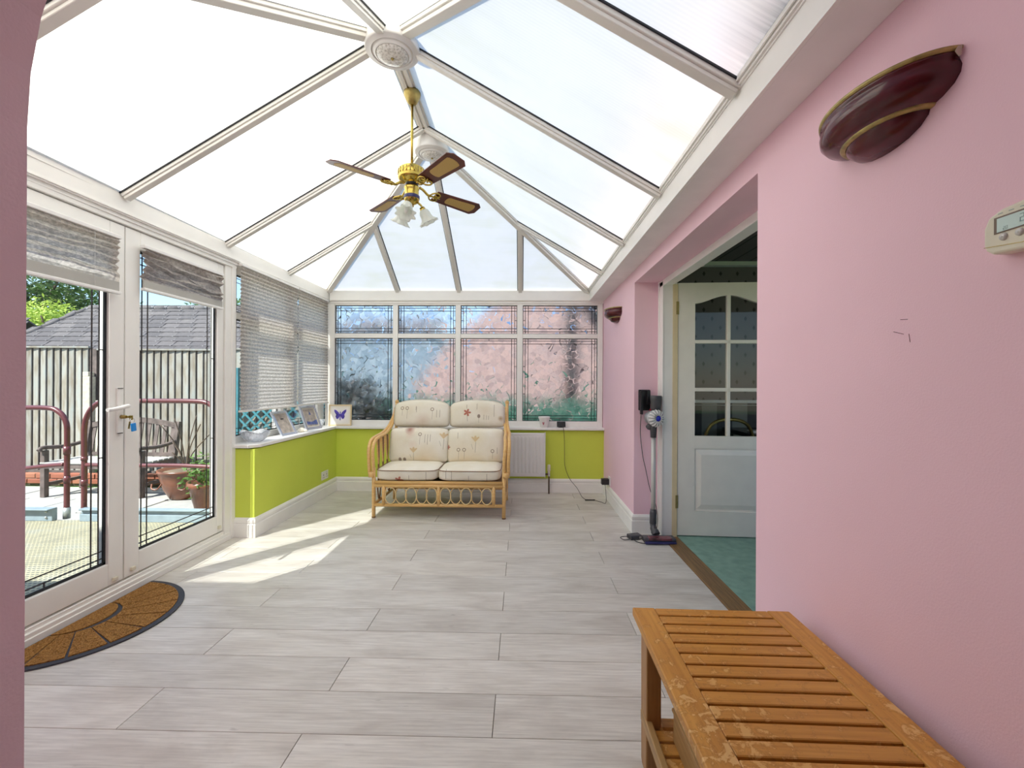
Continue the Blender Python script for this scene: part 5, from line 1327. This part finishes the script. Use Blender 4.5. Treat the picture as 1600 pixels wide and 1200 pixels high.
# garden bench
gb = thing('garden_bench', 'weathered dark wooden garden bench in front of the fence', 'garden bench', (-6.12, 5.54, GZ))
GW = 1.27
for x in (0, GW):
    MB().box(x-.03, x+.03, -.03, .03, 0, .60).build('front_leg', 'benchgrey', gb, bevel=.005)
    MB().prism([(x-.03, .47, 0), (x-.03, .53, 0), (x-.03, .55, .42), (x-.03, .64, .92), (x-.03, .58, .93), (x-.03, .49, .42)], (.06, 0, 0)).build('back_leg', 'benchgrey', gb, bevel=.005)
    MB().tube(smooth([(x, -.07, .60), (x, -.02, .635), (x, .2, .62), (x, .38, .63), (x, .55, .66)]), .026, 8).build('armrest', 'benchgrey', gb)
    MB().box(x-.02, x+.02, 0, .5, .14, .18).build('side_stretcher', 'benchgrey', gb)
MB().box(0, GW, -.025, .005, .37, .43).box(0, GW, .49, .52, .36, .42).build('seat_rail', 'benchgrey', gb)
for k in range(6): MB().box(-.03, GW+.03, -.035+k*.088, -.035+k*.088+.07, .43, .45).build('seat_slat', 'slab', gb, bevel=.004)
pts_t = [(GW*i/14, .60+.004, .83+.085*math.sin(PI*i/14)) for i in range(15)]
mb = MB()
for i in range(14):
    (xa, _, za), (xb, _, zb) = pts_t[i], pts_t[i+1]; mb.prism([(xa, .585, za), (xb, .585, zb), (xb, .585, zb+.07), (xa, .585, za+.07)], (0, .03, 0))
mb.build('back_top_rail', 'benchgrey', gb)
for k in range(11):
    x = .07+k*(GW-.14)/10; h = .85+.085*math.sin(PI*x/GW); MB().prism([(x-.025, .525, .47), (x+.025, .525, .47), (x+.025, .60, h), (x-.025, .60, h)], (0, .014, 0)).build('back_slat', 'benchgrey', gb)
MB().box(0, GW, .515, .545, .45, .50).build('back_bottom_rail', 'benchgrey', gb)
# pots
po = thing('terracotta_pot', 'large brown glazed pot with a bare plant beside the bench', 'plant pot', (-4.34, 5.62, GZ))
MB().lathe([(.001, 0), (.15, 0), (.17, .01), (.23, .12), (.27, .26), (.285, .33), (.30, .345), (.30, .37), (.275, .37), (.262, .33), (.001, .31)], n=36).build('pot_body', 'terracotta', po)
MB().lathe([(.262, .335), (.001, .345)], n=24).build('soil', 'earth', po)
for s_ in (-.6, .6):
    MB().tube(smooth([(s_*.28-.06, -.255, .22), (s_*.28-.04, -.28, .17), (s_*.28+.02, -.275, .16), (s_*.28+.06, -.25, .22)]), .009, 8).build('pot_ornament', 'terracotta', po)
random.seed(5)
for k in range(7):
    a = random.uniform(0, 2*PI); h = random.uniform(.25, .75); d = random.uniform(.1, .3)
    MB().tube(smooth([(0, 0, .33), (d*.3*math.cos(a), d*.3*math.sin(a), .33+h*.5), (d*math.cos(a), d*math.sin(a), .33+h)]), .006, 6).build('bare_stem', 'bark', po)
p2 = thing('garden_pot', 'smaller terracotta pot with trailing plant, right of the large pot', 'plant pot', (-3.72, 5.15, GZ))
MB().lathe([(.001, 0), (.12, 0), (.18, .25), (.2, .26), (.2, .32), (.18, .32), (.17, .28), (.001, .27)], n=28).build('pot_body', 'terracotta', p2)
def leaves(mb, c, R, n_, s, seed, sq=(1, 1, 1), hollow=.55):
    random.seed(seed); c = Vector(c)
    for k in range(n_):
        d = Vector((random.gauss(0, 1), random.gauss(0, 1), random.gauss(0, 1))).normalized(); r = R*(hollow+(1-hollow)*random.random()**.5)
        bump = 1+.30*noise.noise(d*2.2+c)+.16*noise.noise(d*5+c)
        p = c+Vector((d.x*sq[0], d.y*sq[1], d.z*sq[2]))*r*bump
        a = Vector((random.uniform(-1, 1), random.uniform(-1, 1), random.uniform(-.6, .6))).normalized()*s*random.uniform(.6, 1.3); b = a.cross(d).normalized()*s*.6
        if b.length < 1e-4: continue
        mb.add([p-a, p-b*.7, p+a, p+b*.7], [(0, 1, 2, 3)])
    return mb
stuff(leaves(MB(), (0, 0, .40), .28, 420, .035, 9, (1, 1, .9), .1).build('foliage', 'leafmid', p2))
# neighbouring bungalow roofs behind the fence
def roof(label, X0, X1, YE, YR_, ZEv, ZRg, hipk, nmax=300, both=False):
    b = thing('bungalow', label, 'house', (0, 0, 0))
    MB().box(X0+.3, X1-.3, YE+.3, YE+3.2, GZ, ZEv).build('wall', 'render', b)
    n_ = int(round(math.hypot(YR_-YE, ZRg-ZEv)/.185)); sl_ = math.atan2(ZRg-ZEv, YR_-YE); cnt = 0
    Rm = Matrix.Rotation(sl_-.07, 3, 'X')
    mb = MB().box(0, .322, 0, .23, 0, .024); mb.v = [tuple(Rm@Vector(v)) for v in mb.v]
    t0 = mb.build('roof_tile', 'tile', b, bevel=.003, seg=1); first = True
    for r in range(n_):
        t_ = r/n_; y, z = YE+(YR_-YE)*t_, ZEv+(ZRg-ZEv)*t_; xa, xb = X0+hipk*t_, X1-(hipk*t_ if both else 0)
        x = xa+(.0 if r % 2 else -.16)
        while x < xb-.05:
            if first: t0.location = (x, y, z); first = False
            else: clone(t0, 'roof_tile', b, (x+random.uniform(-.004, .004), y, z+random.uniform(0, .006)), (random.uniform(-.012, .012), random.uniform(-.012, .012), 0))
            cnt += 1; x += .33
    # underlay, back slope and ridge
    MB().add([(X0, YE+.02, ZEv-.03), (X1, YE+.02, ZEv-.03), (X1-(hipk if both else 0), YR_, ZRg-.03), (X0+hipk, YR_, ZRg-.03)], [(0, 1, 2, 3)]).build('underlay', 'gasket', b, solid=.02)
    MB().add([(X0+hipk, YR_, ZRg), (X1-(hipk if both else 0), YR_, ZRg), (X1, YR_*2-YE, ZEv), (X0, YR_*2-YE, ZEv)], [(0, 1, 2, 3)]).build('back_slope', 'tile', b, solid=.04)
    MB().add([(X0, YE, ZEv), (X0+hipk, YR_, ZRg), (X0, YR_*2-YE, ZEv)], [(0, 1, 2)]).build('hip_slope', 'tile', b, solid=.04)
    rp = MB().tube([(0, 0, 0), (.30, 0, 0)], .085, 8).build('ridge_tile', 'tile', b); rp.location = (X0+hipk, YR_, ZRg-.01); x = X0+hipk+.31
    while x < X1-(hipk if both else 0)-.2: clone(rp, 'ridge_tile', b, (x, YR_, ZRg-.01+random.uniform(-.006, .006))); x += .31
    L = math.sqrt(hipk**2+(YR_-YE)**2+(ZRg-ZEv)**2); nh = int(L/.31)
    for k in range(nh):
        p = Vector((X0, YE, ZEv)).lerp(Vector((X0+hipk, YR_, ZRg)), (k+.1)/nh); q = Vector((X0, YE, ZEv)).lerp(Vector((X0+hipk, YR_, ZRg)), (k+1.05)/nh); MB().tube([p, q], .06, 7).build('hip_tile', 'tile', b)
    return b
roof('grey tiled bungalow roof seen over the fence through the patio doors', -10.75, -4.6, 8.6, 10.0, 1.78, 2.88, .78)
roof('end of another grey tiled roof at the left edge of the door glass', -19.5, -13.6, 11.0, 12.6, 1.5, 3.0, .9, both=True)
# trees
def tree(label, c, R, lm, n_, s, seed, sq=(1, 1, .85), blobs=6, cat='tree'):
    t = thing('leafy_tree', label, cat, (c[0], c[1], GZ-.05), group='trees and bushes beyond the fence'); random.seed(seed); mb = MB(); zc_ = c[2]-GZ+.05
    for k in range(blobs):
        o_ = Vector((random.uniform(-1, 1)*R*.8, random.uniform(-.5, .5)*R, random.uniform(-.5, .5)*R*.8)); leaves(mb, Vector((0, 0, zc_))+o_, R*random.uniform(.42, .62), n_//blobs, s, seed+k, sq, .35)
    MB().tube([(0, 0, 0), (.05, 0, zc_*.6), (0, 0, zc_)], [R*.1, R*.07, R*.04], 8).build('trunk', 'bark', t)
    for k in range(4):
        a = k*1.7; MB().tube([(0, 0, zc_*.6), (R*.5*math.cos(a), R*.4*math.sin(a), zc_+R*.2)], [R*.045, R*.015], 6).build('branch', 'bark', t)
    stuff(mb.build('crown', lm, t)); return t
tree('bright lime green bush behind the fence, left of the tiled roof', (-17.9, 16.5, 3.15), 2.15, 'leaflight', 8000, .085, 21, (1, 1, .85), 8, 'bush')
tree('tall dark green tree at the left edge of the door glass', (-22.5, 19.5, 5.2), 3.2, 'leafdark', 9000, .13, 31, (1, 1, .8), 9)
tree('green tree rising above the ridge in the left door leaf', (-23.7, 26.0, 4.55), 2.45, 'leafmid', 5200, .115, 41, (1.1, 1, .7), 6)
tree('low green tree top above the ridge in the right door leaf', (-14.5, 20.5, 3.9), 1.7, 'leafmid', 4200, .09, 51, (1.3, 1, .6), 6)
tree('small distant green tree at the left of the right door leaf', (-17.9, 21.0, 3.75), .8, 'leafdark', 2000, .07, 61, (1.3, 1, .6), 4)
# behind the far patterned glass
nh = thing('peach_house', 'peach brick house wall blurred behind the patterned far window', 'house', (0, 8.2, GZ))
MB().prism([(-2.0, 0, 0), (6, 0, 0), (6, 0, 3.9), (-.3, 0, 3.1), (-1.25, 0, 2.4), (-2.0, 0, 1.4)], (0, .25, 0)).build('wall', 'peach', nh)
MB().tube([(.88, -.08, 0), (.88, -.08, 4.0)], .085, 10).build('downpipe', 'gasket', nh)
MB().box(.99, 2.2, -.4, -.02, 3.12, 3.3).build('porch_roof', 'bark', nh)
MB().box(1.3, 1.5, -.10, -.01, 2.6, 3.1).build('vent_box', 'gasket', nh)
gs = thing('grey_garage', 'pale grey garage blurred behind the left panes of the far window', 'garage', (0, 9.5, GZ))
MB().box(-4.0, -1.8, 0, 2.0, 0, 2.55).build('wall', 'kerb', gs); MB().prism([(-4.1, -.1, 2.55), (-1.7, -.1, 2.55), (-1.7, 1.0, 3.0), (-4.1, 1.0, 3.0)], (0, 0, .05)).build('roof', 'tile', gs)
hg = thing('hedge', 'green hedge blurred behind the lower panes of the far window', 'hedge', (0, 7.0, GZ)); mb = MB(); random.seed(77)
for k in range(11): leaves(mb, (-2.1+k*.52, 0, .72), .40, 1400, .045, 80+k, (1, .8, 1.45), .5)
stuff(mb.build('foliage', 'hedge', hg)); MB().box(-2.3, 3.4, -.12, .12, 0, 1.1).build('hedge_core', 'hedge', hg)
ds = thing('dark_shrub', 'dark shrub blurred behind the lower left pane of the far window', 'shrub', (-2.20, 5.85, GZ)); mb = MB()
leaves(mb, (0, 0, .75), .62, 5200, .05, 99, (.95, .7, 1.35), .3); stuff(mb.build('foliage', 'leafblack', ds)); MB().tube([(0, 0, 0), (0, 0, 1.1)], .05, 8).build('stem', 'bark', ds)
